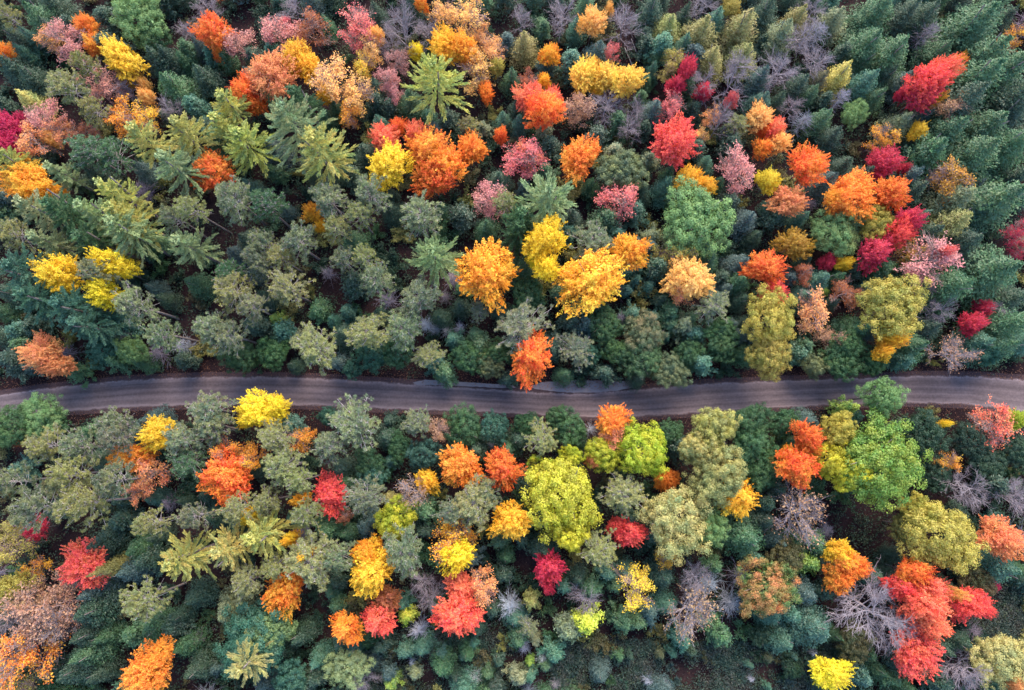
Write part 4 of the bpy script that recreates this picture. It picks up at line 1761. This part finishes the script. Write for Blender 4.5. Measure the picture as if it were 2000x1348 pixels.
# ------------------------------------------------------------------ fallen and leaning dead trunks on the floor
LOGS = [((213, 1021), (248, 1004), .13), ((300, 1031), (342, 1016), .12), ((1250, 118), (1236, 72), .10), ((1240, 137), (1222, 88), .10), ((1225, 95), (1242, 92), .08),
        ((840, 1260), (865, 1330), .09), ((905, 1285), (885, 1262), .08), ((930, 1305), (910, 1255), .08), ((590, 1329), (610, 1337), .14), ((1000, 1270), (968, 1246), .08),
        ((940, 1232), (968, 1215), .08), ((830, 1238), (790, 1232), .08)]
M_LOG = M_BARK_PALE
for i, ((x0, y0), (x1, y1), r) in enumerate(LOGS):
    a, b = ground_point(x0, y0, 0.5), ground_point(x1, y1, 0.6)
    ga, gb = ground_h(a[0], a[1]), ground_h(b[0], b[1])
    tb = Tubes(6)
    pts, _ = curve_pts((0, 0, 0), (b[0] - a[0], b[1] - a[1], gb - ga + 0.12), math.hypot(b[0] - a[0], b[1] - a[1]), (0, 0, 0), np.random.default_rng(i), 4, 0.03)
    tb.path(pts, r, r * 0.5)
    o = bpy.data.objects.new("fallen_log", tb.mesh("fallen_log", M_LOG))
    COL.objects.link(o)
    o.location = (a[0], a[1], ga + r * 0.8)
    st = Tubes(4)
    rg = np.random.default_rng(50 + i)
    for k in range(4):
        p = pts[1 + k % 3]
        d = unit(rg.normal(0, 1, 3) + np.array((0, 0, .9)))
        st.seg(p, p + d * rg.uniform(.3, .8), r * .3, r * .12)
    s = bpy.data.objects.new("branch_stub", st.mesh("branch_stub", M_LOG))
    COL.objects.link(s); s.parent = o
    ALL.append(["L", (x0 + x1) / 2, (y0 + y1) / 2, 14, "pale", o, 0.5, ""])
NOUN["L"] = "fallen log"; GROUP["L"] = "fallen logs on the forest floor"

# ------------------------------------------------------------------ names, labels
MARKS = [(t[1], t[2], t[7], t) for t in ALL if t[7]]
CAT = {"L": "log", "Y": "sapling", "G": "sapling", "C": "young tree"}
ORD = ["", "second ", "third ", "fourth ", "fifth ", "sixth ", "seventh ", "eighth ", "ninth ", "tenth "]


def sector(dx, dy):
    a = math.degrees(math.atan2(-dy, dx)) % 360
    return ["right of", "above and right of", "above", "above and left of", "left of", "below and left of", "below", "below and right of"][int((a + 22.5) // 45) % 8]


def size_word(t):
    k, r = t[0], t[3]
    lim = {"M": (20, 40), "D": (24, 40), "B": (28, 46), "A": (40, 50), "O": (30, 56), "R": (30, 46), "W": (36, 54), "S": (28, 46), "C": (14, 24), "Y": (16, 23), "G": (14, 24), "L": (0, 99)}[k]
    return "small " if r < lim[0] else ("large " if r > lim[1] else "")


def in_frame(t):
    return -10 < t[1] < 2010 and -10 < t[2] < 1358


byclass = {}
for t in ALL:
    byclass.setdefault((t[4], NOUN[t[0]]), []).append(t)
used = set()
for t in ALL:
    root = t[5]
    root["category"] = CAT.get(t[0], "tree")
    root["group"] = GROUP[t[0]]
    cls = byclass[(t[4], NOUN[t[0]])]
    base = f"{t[4]} {NOUN[t[0]]}"
    best = None
    if t[7]:
        others = [m for m in MARKS if m[3] is not t]
        m = min(others, key=lambda m: math.hypot(m[0] - t[1], m[1] - t[2]))
        lab = f"{t[7]}, {base.replace('-crowned tree', ' crown')}, {sector(t[1] - m[0], t[2] - m[1])} the {m[2]}"
        words_ = lab.split()
        if len(words_) > 16:
            lab = f"{t[7]}, {sector(t[1] - m[0], t[2] - m[1])} the {m[2]}"
        root["label"] = lab
        used.add(lab)
        continue
    near = sorted(MARKS, key=lambda m: math.hypot(m[0] - t[1], m[1] - t[2]))[:9]
    for rank_limit in range(10):
        for m in near[: 4 if rank_limit < 2 else 9]:
            md = lambda q: math.hypot(m[0] - q[1], m[1] - q[2])
            srt = sorted(cls, key=md)
            if rank_limit == 0 and srt[0] is t and len(cls) > 0:
                lab = f"{size_word(t)}{base} {'under' if md(t) < 22 else 'beside'} the {m[2]}"
                # true of this one only when the runner-up stands clearly farther off
                if (len(srt) == 1 or md(srt[1]) > 1.7 * md(t) + 15) and md(t) < 120 and lab not in used:
                    best = lab; break
            sec = sector(t[1] - m[0], t[2] - m[1])
            sm = [q for q in srt if sector(q[1] - m[0], q[2] - m[1]) == sec]
            k = sm.index(t)
            if k == rank_limit and k < len(ORD):
                lab = f"{ORD[k]}{base} {sec} the {m[2]}"
                if k == 0:
                    lab = f"{size_word(t)}{base} {'just ' if md(t) < 60 else ''}{sec} the {m[2]}"
                if lab not in used and len(lab.split()) <= 16:
                    best = lab; break
        if best:
            break
    if best is None:
        m1, m2 = near[0], near[1]
        best = f"{size_word(t)}{base} between the {m1[2]} and the {m2[2]}"
    root["label"] = best
    used.add(best)

# ------------------------------------------------------------------ what nobody could count
def scatter_cards(name, pts, per, spread, hgt, L, W, mat, ca, cb, rng, clump=True):
    lv = Leaves(rng)
    n = len(pts)
    P = np.repeat(pts, per, 0)
    m = len(P)
    P = P + np.stack([rng.normal(0, spread, m), rng.normal(0, spread, m), np.abs(rng.normal(0, hgt, m))], 1)
    lv.add(P, unit(rng.normal(0, .6, (m, 3)) + np.array((0, 0, .7))), None, L, W, np.repeat(rng.random(n), per))
    o = bpy.data.objects.new(name, lv.mesh(name, mat))
    COL.objects.link(o)
    o["kind"] = "stuff"
    o["leaf_a"] = list(ca); o["leaf_b"] = list(cb)
    return o


rs = np.random.default_rng(31)
pts = []
while len(pts) < 11500:                                          # ferns, seedlings and brush over the whole floor
    x, y = rs.uniform(-98, 98), rs.uniform(-62, 84)
    dr = abs(y - road_y(x))
    if dr < 3.6 or (dr > 5.5 and math.sin(x * .17 + 2 * math.sin(y * .11)) + math.sin(y * .23) + rs.normal(0, .9) < -2.2):
        continue
    if dr < 5.5 and math.sin(x * .35 + math.sin(x * .9)) + rs.normal(0, .4) < 0.0:
        continue
    pts.append((x, y, ground_h(x, y)))
scatter_cards("undergrowth", np.array(pts), 32, 0.5, 0.8, 0.34, 0.17, M_BROAD, (0.032, 0.070, 0.046), (0.070, 0.095, 0.050), rs)  # leaf colours darkened for the shadow beneath the canopy
pts = []
POLY = [(1075, 1255, 1700, 1352), (1880, 1110, 2030, 1260), (700, 1235, 1010, 1352)]
while len(pts) < 1700:                                          # the brushy wet ground at the lower edge
    k = rs.choice(3, p=[.6, .2, .2]); q = POLY[k]
    px, py = rs.uniform(q[0], q[2]), rs.uniform(q[1], q[3])
    x, y, _ = ground_point(px, py, 0.8)
    if math.sin(x * .5 + 2 * math.sin(y * .4)) + math.sin(y * .6 + 1) + rs.normal(0, .6) < -0.8:
        continue
    pts.append((x, y, ground_h(x, y)))
scatter_cards("low_brush", np.array(pts), 68, 0.45, 0.9, 0.25, 0.10, M_BROAD, (0.032, 0.080, 0.065), (0.085, 0.080, 0.075), rs)
pts = []
while len(pts) < 15000:                                         # fallen leaves, thickest along the road banks
    x = rs.uniform(-92, 92)
    if rs.random() < 0.5:
        y = road_y(x) + rs.choice([-1, 1]) * (2.3 + abs(rs.normal(0, 1.6)))
    else:
        y = rs.uniform(-60, 82)
        if abs(y - road_y(x)) < 3.4:
            continue
    pts.append((x, y, ground_h(x, y) + 0.035))
scatter_cards("fallen_leaves", np.array(pts), 2, 0.25, 0.02, 0.17, 0.13, M_BROAD, (0.20, 0.085, 0.05), (0.13, 0.06, 0.05), rs)


def surrounding_forest():
    """The forest goes on beyond the frame: one mass of rough crowns all round."""
    rng = np.random.default_rng(77)
    lv = Leaves(rng)
    n = 0
    while n < 420:
        px, py = rng.uniform(-520, 2520), rng.uniform(-420, 1780)
        if -75 < px < 2075 and -75 < py < 1425:
            continue
        if near_road(px, py, 55):
            continue
        x, y, s = ground_point(px, py, 9)
        R, H = rng.uniform(2, 4), rng.uniform(8, 15)
        m = 150
        d = rand_dirs(rng, m, -1, 1)
        P = np.array((x, y, H * .5)) + d * np.array((R, R, H * .5)) * rng.uniform(.6, 1.05, m)[:, None]
        lv.add(P, unit(d + rng.normal(0, .5, (m, 3))), None, 0.8, 0.5, float(rng.random() < .2) * .8 + rng.random() * .2)
        n += 1
    o = bpy.data.objects.new("surrounding_forest", lv.mesh("surrounding_forest", M_BROAD))
    COL.objects.link(o)
    o["kind"] = "stuff"
    o["leaf_a"] = [0.06, 0.11, 0.06]; o["leaf_b"] = [0.45, 0.22, 0.05]


surrounding_forest()
